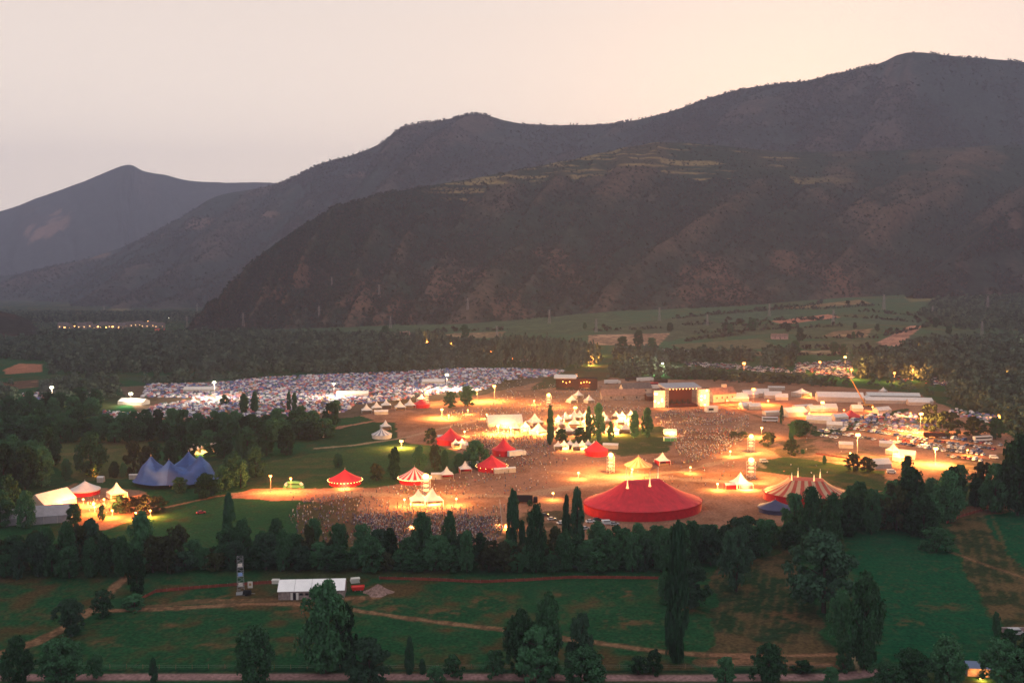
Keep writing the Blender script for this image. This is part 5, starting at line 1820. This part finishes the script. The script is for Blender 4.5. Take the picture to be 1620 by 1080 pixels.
def fire(px, py, s, kw, label):
    p = at(px, py)
    t = thing('campfire', label, 'fire', p)
    b = MB()
    for k in range(5):
        a = k * 1.26
        b.tube((.5 * s * math.cos(a), .5 * s * math.sin(a), .05), (-.1 * s * math.cos(a), -.1 * s * math.sin(a), .5 * s), .09 * s, .06 * s, 5)
    b.build('logs', RUBBER, t)
    b = MB()
    for k in range(4):
        a, r = k * 1.7, .22 * s
        b.lathe((r * math.cos(a), r * math.sin(a), .2 * s), [(.12 * s, 0), (.24 * s, .25 * s), (.14 * s, .7 * s), (.02 * s, (1.1 + .3 * (k % 2)) * s)], 7)
    b.build('flame', GLOW['f'], t)
    point(t, 1.2 * s, kw, 'f', 0, -.6 * s, .3)


fire(1552, 1075, .9, .8, 'campfire burning by the cabin with the blue roof')
fire(1580, 663, 2.2, 6, 'campfire with tall flames beyond the cars on the right')
fire(800, 836, 1.2, 3, 'fire burning below the dark poplar at the edge of the crowd')
fire(653, 838, .9, 1.5, 'little fire at the near edge of the dense crowd')
fire(148, 800, 1.4, 6, 'fire glowing in the middle of the left camp')
fire(912, 596, 1.6, 3, 'fire behind the dark double stage')
t = thing('stone_wall', 'low pinkish stone wall at the right edge above the campfire', 'wall', at(1600, 1000), 0)
MB().box((4, 0, .7), (14, .8, 1.6)).build('masonry', mat('pink_stone', (.34, .22, .20), .95, noise=.3, nscale=1), t)
MB().box((4, 0, 1.56), (14.3, 1.0, .14)).build('coping', STONE, t)

# ------------------------------------------------------------------ pylons, crane, flagpole, arch
def pylon_mesh():
    b = lattice(MB(), 5.0, 1.2, 26, 7, .22)
    for z, l in ((19, 6), (22.5, 5), (26, 3.6)):
        for s_ in (-1, 1):
            b.tube((0, 0, z + .6), (s_ * l, 0, z), .2, .12, 4).tube((0, 0, z - .6), (s_ * l, 0, z), .2, .12, 4)
    return b.mesh('pylon', PYL)


PYM = pylon_mesh()
G_ = 'pylons of the power line along the mountain foot'
for q, h in PYLONS:
    o = tag(link('pylon', PYM), 'thin lattice power pylon at the foot of the mountain', 'pylon', G_)
    o.location = q - Vector((0, 0, .5))
    o.scale = (h / 26 * .9, h / 26 * .9, h / 26)
    o.rotation_euler = (0, 0, .35)
p = at(1366, 643)
t = thing('crane', 'mobile crane with a raised boom by the big rectangular marquee', 'crane', p, 0)
MB().box((2, 0, 1.4), (11, 2.6, 1.2)).build('chassis', mat('crane_yellow', (.55, .26, .05), .5), t)
for x in (-2.6, -.6, 3.6, 5.6):
    MB().tube((x, -1.45, .6), (x, -1.1, .6), .6, None, 10).tube((x, 1.1, .6), (x, 1.45, .6), .6, None, 10).build('wheel', RUBBER, t)
MB().box((-3.2, 0, 2.6), (2.0, 2.3, 1.7), taper=.85).build('cab', PALEM, t)
MB().tube((1, 0, 2.4), (-10.5, 0, 22), .5, .28, 6).build('boom', bpy.data.materials['crane_yellow'], t)
p = at(795, 840)
t = thing('flagpole', 'pale leaning flagpole with a banner at the crowd edge', 'flagpole', p, 0)
MB().tube((0, 0, 0), (-1.2, 0, 14), .14, .07, 6).build('pole', PALEM, t)
MB().add([(-.3, 0, 3), (2.6, 0, 3.2), (1.0, 0, 8), (-1.0, 0, 12.5), (-.3, .06, 3), (2.6, .06, 3.2), (1.0, .06, 8), (-1.0, .06, 12.5)], [(0, 1, 2, 3), (7, 6, 5, 4), (1, 5, 6, 2), (2, 6, 7, 3)]).build('banner', CREAM, t)
p = at(465, 772)
t = thing('inflatable_arch', 'low green and white inflatable arch on the dirt track', 'inflatable', p, 0)
b = MB()
pr = [(-4.6, 0), (-4.4, 1.6), (-3.2, 2.8), (0, 3.1), (3.2, 2.8), (4.4, 1.6), (4.6, 0)]
for i, (a, c) in enumerate(zip(pr[:-1], pr[1:])):
    b.tube((a[0], 0, a[1]), (c[0], 0, c[1]), .8, None, 10, m=0 if i in (1, 4) else 1)
b.build('arch_tube', [CANVAS, GREENINF], t)
MB().box((0, .3, .9), (7, .5, 1.6)).build('banner', GREENINF, t)
# wooden pole with wires by the left screen
for px, py, l in ((511, 692, 'wooden power pole with white box by the green paddock'),):
    t = thing('power_pole', l, 'pole', at(px, py))
    MB().tube((0, 0, 0), (0, 0, 11), .16, .1, 6).build('pole', WOODB, t)
    MB().box((0, 0, 10.2), (2.0, .14, .14)).build('crossarm', WOODB, t)
    MB().box((.3, -.25, 1.4), (.9, .5, 2.2)).build('meter_box', CANVAS, t)


# ------------------------------------------------------------------ vehicles
PAINTS = [((.62, .60, .57), 'white'), ((.38, .37, .36), 'silver'), ((.36, .035, .03), 'red'), ((.05, .08, .18), 'blue'), ((.045, .04, .042), 'dark')]
HEADL = mat('headlamp_glass', (.7, .7, .65), .2)


def car_parts(van=False):
    L, Wd = (4.9, 1.85) if van else (4.2, 1.68)
    l, w = L / 2, Wd / 2
    b = MB()
    if van:
        sec = [(-l, .35, 1.0, .92), (-l + .1, .3, 2.0, .98), (l - 1.2, .3, 2.05, 1), (l - .55, .3, 1.25, 1), (l - .05, .32, 1.0, .95), (l, .4, .75, .9)]
    else:
        sec = [(-l, .4, .75, .86), (-l + .15, .3, .92, .95), (-l + .9, .28, .95, 1), (l - 1.3, .28, .95, 1), (l - .2, .3, .78, .95), (l, .38, .62, .86)]
    vs = []
    for x, z0, z1, k in sec:
        vs += [(x, -w * k, z0), (x, -w * k, z1 * .8 + z0 * .2), (x, -w * k * (.86 if van else .93), z1), (x, w * k * (.86 if van else .93), z1), (x, w * k, z1 * .8 + z0 * .2), (x, w * k, z0)]
    fs = []
    for i in range(len(sec) - 1):
        fs += [(i * 6 + j, i * 6 + (j + 1) % 6, i * 6 + 6 + (j + 1) % 6, i * 6 + 6 + j) for j in range(6)]
    fs += [(5, 4, 3, 2, 1, 0), tuple(len(vs) - 6 + j for j in range(6))]
    b.add(vs, [f[::-1] for f in fs])
    gl = MB()
    if van:
        gl.box((l - .92, 0, 1.62), (.06, Wd * .8, .5)).box((0, -w * .985, 1.55), (L * .6, .03, .42)).box((0, w * .985, 1.55), (L * .6, .03, .42)).box((-l + .02, 0, 1.55), (.06, Wd * .7, .4))
    else:
        c = [(-l + .45, .93, .88), (-l + 1.0, 1.36, .74), (.35, 1.40, .74), (1.15, .93, .86)]
        v2 = []
        for x, z, k in c:
            v2 += [(x, -w * k, z), (x, w * k, z)]
        gl.add(v2 + [(-l + .45, -w * .88, .9), (-l + .45, w * .88, .9), (1.15, -w * .86, .9), (1.15, w * .86, .9)], [(0, 1, 3, 2), (4, 5, 7, 6), (0, 2, 4, 6), (7, 5, 3, 1)])
        b.box((-.33, 0, 1.395), (1.35, Wd * .73, .05))
    wh = []
    for x in (-l + .8, l - .85):
        for s_ in (-1, 1):
            wh.append(MB().tube((x, s_ * (w - .18), .31), (x, s_ * (w + .01), .31), .31, None, 10))
    hl = MB().box((l - .03, -w * .6, .62), (.08, .3, .14)).box((l - .03, w * .6, .62), (.08, .3, .14))
    return b, gl, wh, hl


CARS = {}
for van in (False, True):
    for c, nme in PAINTS:
        if van and nme in ('red', 'dark'):
            continue
        m = bpy.data.materials.get('paint_' + nme) or mat('paint_' + nme, c, .35)
        b, gl, wh, hl = car_parts(van)
        one = MB()
        for part, mi in [(b, 0), (gl, 1)] + [(x, 2) for x in wh] + [(hl, 3)]:
            one.add(part.v, part.f, mi)
        CARS[(van, nme)] = (one.mesh('parked_van' if van else 'parked_car', [m, GLASSD, RUBBER, HEADL]), m)


def car(loc, rz, van, nme, label, group):
    o = link('parked_van' if van else 'parked_car', CARS[(van, nme)][0])
    o.location = loc
    o.rotation_euler = (0, 0, rz)
    return tag(o, label, 'van' if van else 'car', group)


def big_car(px, py, rz, van, nme, label):
    b, gl, wh, hl = car_parts(van)
    t = thing('parked_van' if van else 'parked_car', label, 'van' if van else 'car', at(px, py), rz)
    b.build('body', CARS[(van, nme)][1], t)
    gl.build('windows', GLASSD, t)
    for x in wh:
        x.build('wheel', RUBBER, t)
    hl.build('headlamp', HEADL, t)


for a in [
    (934, 826, .2, False, 'white', 'white car at the left foot of the red big top'), (950, 832, -.3, False, 'red', 'red car below the white car at the big top'), (926, 837, .8, False, 'silver', 'pale car in the gap of the belt by the big top'),
    (888, 828, .5, False, 'white', 'white car on the grass between the two belt poplars'), (873, 822, .4, False, 'silver', 'silver car left of the white car by the belt poplars'), (862, 816, .3, False, 'dark', 'dark car at the end of the stalls near the belt poplars'),
    (960, 829, .1, True, 'white', 'white van parked against the big top wall'), (945, 823, .1, False, 'dark', 'dark car right of the white car at the big top'), (972, 830, .2, False, 'silver', 'silver car beside the van at the big top'),
    (1572, 725, -.35, True, 'white', 'white van alone at the end of the car rows'), (1410, 748, -.2, True, 'white', 'white van on the lane by the food court tents'), (1606, 1003, 0, True, 'silver', 'grey van behind the stone wall at the right edge'),
    (1208, 731, .1, True, 'silver', 'grey vehicle on the grass by the lantern tower pair'), (318, 812, .5, False, 'red', 'small red car standing in the low left meadow'),
]:
    big_car(*a)


def lorry(px, py, rz, L, label, m=None, cab=True, bus=False):
    t = thing('coach' if bus else 'lorry', label, 'coach' if bus else 'lorry', at(px, py), rz)
    MB().box((0, 0, 2.1), (L, 2.5, 3.0 if not bus else 2.8), taper=.99).build('body', m or CANVAS, t)
    if bus:
        for s_ in (-1, 1):
            MB().box((0, s_ * 1.27, 2.5), (L * .92, .06, .9)).build('windows', GLASSD, t)
        MB().box((L / 2 + .02, 0, 2.3), (.06, 2.2, 1.3)).build('windscreen', GLASSD, t)
    elif cab:
        c = MB().box((L / 2 + 1.3, 0, 1.7), (2.1, 2.4, 2.4), taper=.9).build('cab', m or PALEM, t)
        MB().box((L / 2 + 2.3, 0, 2.2), (.1, 2.0, .8)).build('windscreen', GLASSD, c)
    for x in (-L / 2 + 1.2, -L / 2 + 2.3, L / 2 - 1.0):
        for s_ in (-1, 1):
            MB().tube((x, s_ * .95, .5), (x, s_ * 1.25, .5), .5, None, 10).build('wheel', RUBBER, t)


for a in [(815, 722, R(32), 9.5, 'white lorry parked against the red pointed tent'), (967, 607, R(8), 13, 'white lorry left of the coaches behind the barns'), (1000, 602, R(24), 14, 'dark sided lorry behind the slate roofed barn'), (1019, 603, R(20), 15, 'long white lorry behind the slate roofed barn'),
          (828, 795, R(-4), 9, 'dark flat lorry among the stalls left of the big top')]:
    lorry(*a, **({'m': DARK} if 'dark' in a[4] else {}))
for a in [(1030, 611, R(12), 13, 'red coach in the yard behind the main stage'), (1045, 606, R(10), 13, 'second dark red coach behind the first red one')]:
    lorry(*a, m=RED if 'second' not in a[4] else DARKRED, bus=True)
lorry(1554, 698, R(14), 13, 'white coach behind the last row of cars', bus=True)
lorry(1478, 692, R(-6), 13, 'red striped coach between the car rows', m=DARKRED, bus=True)
lorry(1032, 615, R(3), 12, 'flat white trailer in the yard behind the main stage', cab=False)
lorry(1218, 667, R(-6), 11, 'bluish coach at the edge of the crowd field', m=mat('coach_blue', (.25, .32, .45), .5), bus=True)

n_car = 0
rows_ = [((1296, 682), (1420, 702)), ((1330, 676), (1470, 697)), ((1300, 690), (1330, 694)), ((1340, 671), (1480, 690)), ((1345, 664), (1460, 681)), ((1425, 697), (1560, 716)), ((1440, 705), (1570, 722)), ((1395, 697), (1500, 715)), ((1475, 690), (1590, 706)),
         ((1350, 658), (1440, 668)), ((1500, 722), (1560, 730)), ((1310, 678), (1340, 682)), ((1480, 698), (1580, 712))]
GC = 'cars parked in rows on the right'
for (x0, y0), (x1, y1) in rows_:
    a, c = at(x0, y0), at(x1, y1)
    d = c - a
    n = int(d.length / 2.75)
    ang = math.atan2(d.y, d.x) + math.pi / 2
    for i in range(n):
        if random.random() < .10 or n_car > 290:
            continue
        n_car += 1
        van = random.random() < .2
        nme = random.choice(['white', 'white', 'white', 'silver', 'silver', 'red', 'blue', 'dark'] if not van else ['white', 'white', 'silver', 'blue'])
        car(a + d * ((i + random.uniform(-.15, .15)) / n) + Vector((random.uniform(-.3, .3), random.uniform(-.5, .5), 0)), ang + random.uniform(-.08, .08) + (math.pi if random.random() < .5 else 0), van, nme,
            '%s %s in the parked rows on the right' % (nme, 'van' if van else 'car'), GC + ', ' + nme + (' vans' if van else ' cars'))
carT = [tmpl(CARS[k][0]) for k in ((False, 'white'), (False, 'dark'), (False, 'red'))]
carM = [mat('distant_paint', (.5, .5, .5), .35, island=[(.6, .58, .54), (.65, .62, .58), (.35, .34, .34), (.3, .04, .03), (.05, .07, .15), (.05, .05, .05)]), GLASSD, RUBBER, HEADL]
P = np.concatenate([fill(wpoly(q), 4.6, .6) for q in ([(1075, 572), (1130, 574), (1250, 584), (1250, 592), (1150, 584), (1090, 580)], [(1260, 575), (1345, 570), (1350, 600), (1320, 596), (1255, 590)], [(1410, 592), (1440, 596), (1445, 605), (1412, 602)], [(1470, 592), (1505, 594), (1500, 612), (1465, 608)], [(1040, 553), (1140, 555), (1140, 559), (1040, 557)])])
P = P[rng.random(len(P)) < .62]
tag(scatter('distant_cars', P, np.ones((len(P), 3)), rng.choice([.2, .3, 1.8], len(P)) + rng.normal(0, .08, len(P)), carT, carM), 'cars packed in the far lit car parks beyond the marquees', 'cars', kind='stuff')

# ------------------------------------------------------------------ tent city
TCOL = [('blue', (.085, .11, .25)), ('red', (.36, .09, .08)), ('white', (.54, .49, .47)), ('violet', (.22, .16, .26)), ('green', (.08, .13, .10)), ('orange', (.48, .22, .11)), ('grey', (.36, .33, .34)), ('navy', (.04, .045, .09))]


def dome_tent(kind):
    b = MB()
    if kind == 0:      # dome
        pr = [(1.5, 0), (1.42, .5), (1.1, .95), (.6, 1.22), (.05, 1.3)]
        b.lathe((0, 0, 0), pr, 10, 0, 1.15, .9)
        b.add([(1.68, -.35, .02), (1.68, .35, .02), (1.4, .0, .85)], [(0, 1, 2)], 1)
    elif kind == 1:    # ridge
        b.add([(-1.6, -1.1, 0), (1.6, -1.1, 0), (1.6, 1.1, 0), (-1.6, 1.1, 0), (-1.35, 0, 1.35), (1.35, 0, 1.35)], [(0, 1, 5, 4), (2, 3, 4, 5), (1, 2, 5), (3, 0, 4)])
        b.add([(1.56, -.5, .02), (1.56, .5, .02), (1.40, 0, 1.1)], [(0, 1, 2)], 1)
    else:              # tunnel
        vs = []
        for x, r in ((-2, .5), (-1.2, 1.0), (0, 1.2), (1.3, 1.15), (1.9, .7)):
            for k in range(7):
                a = math.pi * k / 6
                vs.append((x, -1.2 * r * math.cos(a), 1.15 * r * math.sin(a)))
        b.add(vs, [(j * 7 + k, j * 7 + 7 + k, j * 7 + 8 + k, j * 7 + 1 + k) for j in range(4) for k in range(6)] + [tuple(range(7)), tuple(range(34, 27, -1))])
        b.add([(1.93, -.4, .02), (1.93, .4, .02), (1.95, 0, .8)], [(0, 1, 2)], 1)
    return b


city = [(232, 608), (330, 606), (420, 597), (560, 591), (640, 588), (725, 583), (800, 583), (895, 586), (880, 594), (800, 602), (765, 617), (700, 622), (655, 630), (560, 640), (545, 652), (430, 660), (300, 664), (230, 650), (250, 640), (330, 630), (225, 628)]


def city_d(X_, Y_):
    lane_ = (np.abs(np.sin(X_ / 23 + .4 * np.sin(Y_ / 40))) > .10) & (np.abs(np.sin(Y_ / 15 + .3 * np.sin(X_ / 30))) > .12)
    return np.where(lane_, .95, .25) * (.55 + .6 * sstep(.3, .5, fbm(X_ / 30, Y_ / 30, 71)))


P = fill(wpoly(city), 2.8, .95, city_d)
P = np.concatenate([P, fill(wpoly([(35, 622), (60, 620), (120, 625), (115, 632), (40, 632)]), 4.0), fill(wpoly([(160, 650), (300, 655), (300, 664), (160, 662)]), 4.2), fill(wpoly([(1340, 655), (1440, 652), (1500, 672), (1440, 684), (1380, 676), (1330, 672)]), 4.6, .9, lambda a, b_: .75 + 0 * a), fill(wpoly([(1505, 645), (1580, 660), (1575, 672), (1500, 655)]), 4.2), fill(wpoly([(800, 563), (880, 567), (880, 574), (790, 570)]), 6), fill(wpoly([(1420, 553), (1500, 556), (1490, 562), (1420, 560)]), 5)])
order = np.argsort(P[:, 1])
P = P[order]
front = (P[:, 1] < 960)
idx_near = np.nonzero(front)[0][:300]
far_ = np.ones(len(P), bool)
far_[idx_near] = False
INNER = mat('tent_mesh_door', (.09, .08, .09), .9)
TM = {}
for k in range(3):
    for nme, c in TCOL:
        m = bpy.data.materials.get('nylon_' + nme) or mat('nylon_' + nme, c, .6)
        TM[(k, nme)] = dome_tent(k).mesh('camping_tent', [m, INNER])
NM = {0: 'dome', 1: 'ridge', 2: 'tunnel'}
for i in idx_near:
    k = int(rng.integers(0, 3))
    nme = TCOL[int(rng.integers(0, len(TCOL)))][0]
    o = link('camping_tent', TM[(k, nme)])
    o.location = P[i]
    o.rotation_euler = (0, 0, float(rng.random() * 6.28))
    s_ = float(rng.uniform(.85, 1.3))
    o.scale = (s_, s_, s_)
    right = P[i][0] > 150
    tag(o, 'small %s %s tent %s' % (nme, NM[k], 'pitched by the cars of the right car park' if right else 'at the near edge of the crowded tent city'), 'camping tent', '%s %s tents %s' % (nme, NM[k], 'by the car park' if right else 'of the tent city'))
Q = P[far_]
NYL = mat('nylon_mixed', (.3, .3, .3), .6, island=[c for n_, c in TCOL] + [(.62, .58, .56), (.50, .45, .45), (.10, .12, .24), (.4, .14, .13), (.05, .05, .07)])
s_ = rng.uniform(.6, 1.15, len(Q))
tag(scatter('tent_city', Q, np.stack([s_, s_, s_ * rng.uniform(.9, 1.2, len(Q))], -1), rng.random(len(Q)) * 6.28, [tmpl(dome_tent(k).mesh('t', [NYL, INNER])) for k in range(3)], [NYL, INNER]), 'thousands of small coloured tents packed over the far camping field', 'tents', kind='stuff')


# ------------------------------------------------------------------ people
SKIN = mat('skin', (.42, .25, .17), .7)
HAIR = mat('hair', (.03, .02, .015), .8)
SHIRTS = [(.55, .52, .50), (.05, .06, .12), (.40, .05, .05), (.03, .03, .035), (.12, .16, .30), (.50, .33, .16), (.22, .20, .22), (.62, .58, .55), (.09, .17, .10)]
SHIRT = mat('shirt', (.4, .4, .4), .85, ramp=SHIRTS)
TROUS = mat('trousers', (.06, .07, .12), .9, ramp=[(.05, .06, .11), (.03, .03, .035), (.14, .10, .07), (.07, .09, .16), (.22, .19, .15)])


def body(pose, detail=True):
    """one continuous skinned figure, 1.75 m, facing -Y"""
    V, E, Rr = [], [], []

    def v(p, r, par=None):
        V.append(Vector(p))
        Rr.append(r)
        if par is not None:
            E.append((par, len(V) - 1))
        return len(V) - 1
    sit = pose == 'sit'
    dz = -.62 if sit else 0
    hip = v((0, 0, .95 + dz), .15)
    wst = v((0, -.01, 1.12 + dz), .125, hip)
    chs = v((0, .0, 1.32 + dz), .155, wst)
    nck = v((0, .01, 1.50 + dz), .062, chs)
    hd0 = v((0, -.01, 1.58 + dz), .085, nck)
    hd1 = v((0, -.015, 1.68 + dz), .095, hd0)
    v((0, -.005, 1.735 + dz), .06, hd1)
    if detail:
        v((0, -.118, 1.62 + dz), .016, hd0)
    for s in (-1, 1):
        if sit:
            k = v((s * .17, -.38, .42), .075, v((s * .10, -.06, .32), .10, hip))
            an = v((s * .14, -.52, .08), .048, k)
            v((s * .14, -.66, .04), .040, an)
        else:
            st = .20 if pose == 'walk' else .03
            th = v((s * .095, -.01, .84), .098, hip)
            k = v((s * .10, -.10 * (pose == 'walk') * (s > 0) - .02, .50), .068, th)
            an = v((s * .11, -s * st, .09), .045, k)
            v((s * .13, -s * st - .15, .035), .038, an)
        sh = v((s * .19, .0, 1.41 + dz), .068, chs)
        if pose == 'cheer':
            el = v((s * .30, -.06, 1.62 + dz), .048, sh)
            wr = v((s * .26, -.10, 1.88 + dz), .034, el)
            d = Vector((0, -.02, .09))
        elif sit:
            el = v((s * .24, -.10, 1.16 + dz), .048, sh)
            wr = v((s * .14, -.30, 1.08 + dz), .034, el)
            d = Vector((-s * .03, -.08, .0))
        else:
            el = v((s * .26, .03 * (1 if pose != 'walk' else s), 1.14 + dz), .048, sh)
            wr = v((s * .25, -.10 * (1 if pose != 'walk' else s), .91 + dz), .034, el)
            d = Vector((0, -.02, -.09))
        pl = v(V[wr] + d * .8, .036, wr)
        if detail:
            side = Vector((s * .0, 1, 0)) if pose != 'cheer' else Vector((1, 0, 0))
            for q, f in enumerate((-.030, -.010, .010, .030)):
                v(V[pl] + side * f + d * (.85 - .12 * abs(q - 1.4)) + Vector((-s * .012, 0, 0)), .009, pl)
            v(V[pl] - side * .05 + d * .15, .010, pl)
    me = bpy.data.meshes.new('body')
    me.from_pydata([tuple(x) for x in V], E, [])
    o = link('body', me)
    md = o.modifiers.new('skin', 'SKIN')
    md.use_smooth_shade = True
    for i, sv in enumerate(me.skin_vertices[0].data):
        sv.radius = (Rr[i], Rr[i] * (.72 if i in (0, 1, 2) else 1))
        sv.use_root = (i == 0)
    if detail:
        sb = o.modifiers.new('sub', 'SUBSURF')
        sb.levels = 1
        sb.render_levels = 1
    dg = bpy.context.evaluated_depsgraph_get()
    m2 = bpy.data.meshes.new_from_object(o.evaluated_get(dg))
    bpy.data.objects.remove(o)
    m2.materials.clear()
    for m in (SKIN, SHIRT, TROUS, HAIR, RUBBER):
        m2.materials.append(m)
    for pg in m2.polygons:
        x, y_, z = pg.center
        z -= dz
        zz = z if not sit else z
        if z > 1.66 or (z > 1.54 and y_ > .035):
            mi = 3
        elif z > 1.49 and abs(x) < .13:
            mi = 0
        elif abs(x) > .16 and (z < 1.2 or z > 1.60) and z > .98 - (.2 if not sit else -.0) and pose != 'sit':
            mi = 0
        elif sit and y_ < -.16 and z > 1.0 + .0 and z < 1.2 and abs(x) > .08:
            mi = 0
        elif z > .98:
            mi = 1
        elif (not sit and z < .075) or (sit and z - .62 < .07 and y_ < -.5):
            mi = 4
        else:
            mi = 2
        pg.material_index = mi
    return m2


BODY = {k: body(k) for k in ('stand', 'walk', 'cheer', 'sit')}
fld = [(455, 815), (480, 790), (560, 782), (640, 800), (720, 803), (800, 800), (800, 838), (780, 862), (640, 862), (520, 858), (470, 846)]
dn = wpoly([(560, 818), (620, 812), (800, 820), (795, 865), (600, 865)])


def crowd_d(X_, Y_):
    a = .16 + .84 * pip(X_, Y_, dn) * sstep(.25, .5, fbm(X_ / 8, Y_ / 8, 91))
    return a


P1 = fill(wpoly(fld), 1.1, .95, crowd_d)
P2 = np.concatenate([
    fill(wpoly([(600, 775), (700, 760), (790, 745), (870, 715), (900, 730), (870, 770), (760, 790), (640, 790)]), 2.2, .95, lambda a, b_: .34 * sstep(.35, .6, fbm(a / 14, b_ / 14, 92)) + .06),
    fill(wpoly([(740, 690), (870, 690), (870, 722), (820, 740), (760, 715)]), 1.6, .95, lambda a, b_: .6 * sstep(.3, .55, fbm(a / 12, b_ / 12, 93)) + .05),
    fill(wpoly([(690, 655), (770, 640), (880, 640), (1040, 646), (1040, 652), (870, 656), (830, 690), (740, 690)]), 2.0, .95, lambda a, b_: .45 * sstep(.3, .6, fbm(a / 14, b_ / 14, 94)) + .06),
    fill(wpoly([(1035, 655), (1060, 650), (1130, 645), (1185, 660), (1185, 690), (1140, 720), (1080, 735), (1065, 700), (1040, 672)]), 1.5, .95, lambda a, b_: .75 * sstep(.38, .60, fbm(a / 11, b_ / 11, 95)) + .06),
    fill(wpoly([(900, 730), (1180, 720), (1180, 770), (1100, 775), (960, 755)]), 3.0, .95, lambda a, b_: .16 * sstep(.3, .6, fbm(a / 10, b_ / 10, 98)) + .03),
    fill(wpoly([(1190, 660), (1300, 690), (1400, 740), (1200, 760)]), 5, .95, lambda a, b_: .08 + 0 * a),
    fill(wpoly([(800, 600), (1000, 615), (1030, 640), (780, 640)]), 2.6, .95, lambda a, b_: .22 * sstep(.3, .6, fbm(a / 14, b_ / 14, 96)) + .03),
    fill(wpoly([(120, 780), (190, 790), (180, 815), (130, 810)]), 2.6, .95, lambda a, b_: .3 + 0 * a),
    fill(wpoly([(380, 795), (560, 775), (560, 790), (470, 800)]), 4, .95, lambda a, b_: .12 + 0 * a),
    fill(wpoly([(500, 775), (620, 770), (760, 750), (790, 760), (640, 785)]), 2.4, .95, lambda a, b_: .16 * sstep(.3, .6, fbm(a / 10, b_ / 10, 97)) + .02)])
P1 = P1[np.argsort(P1[:, 1])]
vis = P1[:, 1] > at(640, 852).y
cand = np.nonzero(vis)[0][:300]
rest = np.ones(len(P1), bool)
rest[cand] = False
LAB = {'stand': 'person standing in the dense evening crowd above the tree belt', 'walk': 'person walking through the dense evening crowd above the tree belt', 'cheer': 'person with raised arms in the dense crowd above the tree belt', 'sit': 'person sitting on the grass in the crowd above the tree belt'}
for i in cand:
    k = str(rng.choice(['stand', 'stand', 'walk', 'cheer', 'sit', 'sit']))
    o = link('person', BODY[k])
    o.location = P1[i]
    o.rotation_euler = (0, 0, float(rng.normal(math.pi, .9)))
    s_ = float(rng.uniform(.92, 1.06))
    o.scale = (s_, s_, s_)
    tag(o, LAB[k], 'person', LAB[k].replace('person', 'people', 1))
SHI = mat('shirt_mixed', (.4, .4, .4), .85, island=SHIRTS)
TRI = mat('trousers_mixed', (.06, .07, .12), .9, island=[(.05, .06, .11), (.03, .03, .035), (.14, .10, .07), (.07, .09, .16), (.22, .19, .15)])
lowb = [tmpl(body(k, False)) for k in ('stand', 'walk', 'cheer', 'sit')]
Q = np.concatenate([P1[rest], P2])
s_ = rng.uniform(.92, 1.06, len(Q))
tag(scatter('crowd', Q, np.stack([s_, s_, s_], -1), rng.random(len(Q)) * 6.28, lowb, [SKIN, SHI, TRI, HAIR, RUBBER]), 'thousands of festival visitors spread over the trampled ground', 'crowd', kind='stuff')
print('cars', n_car, 'tents', len(P), 'people', len(P1), len(P2))

# ------------------------------------------------------------------ the evening haze
hz_m = bpy.data.materials.new('evening_haze')
hz_m.use_nodes = True
ht = hz_m.node_tree
ht.nodes.clear()
ho = N(ht, 'ShaderNodeOutputMaterial')
hv = N(ht, 'ShaderNodeVolumePrincipled')
hv.inputs['Color'].default_value = (0.70, 0.73, 0.94, 1)
hv.inputs['Density'].default_value = 7.4e-5
hv.inputs['Anisotropy'].default_value = 0.0
ht.links.new(hv.outputs[0], ho.inputs['Volume'])
o = MB().box((0, 4700, 350), (17000, 13000, 1780)).build('haze', hz_m)
tag(o, kind='stuff')
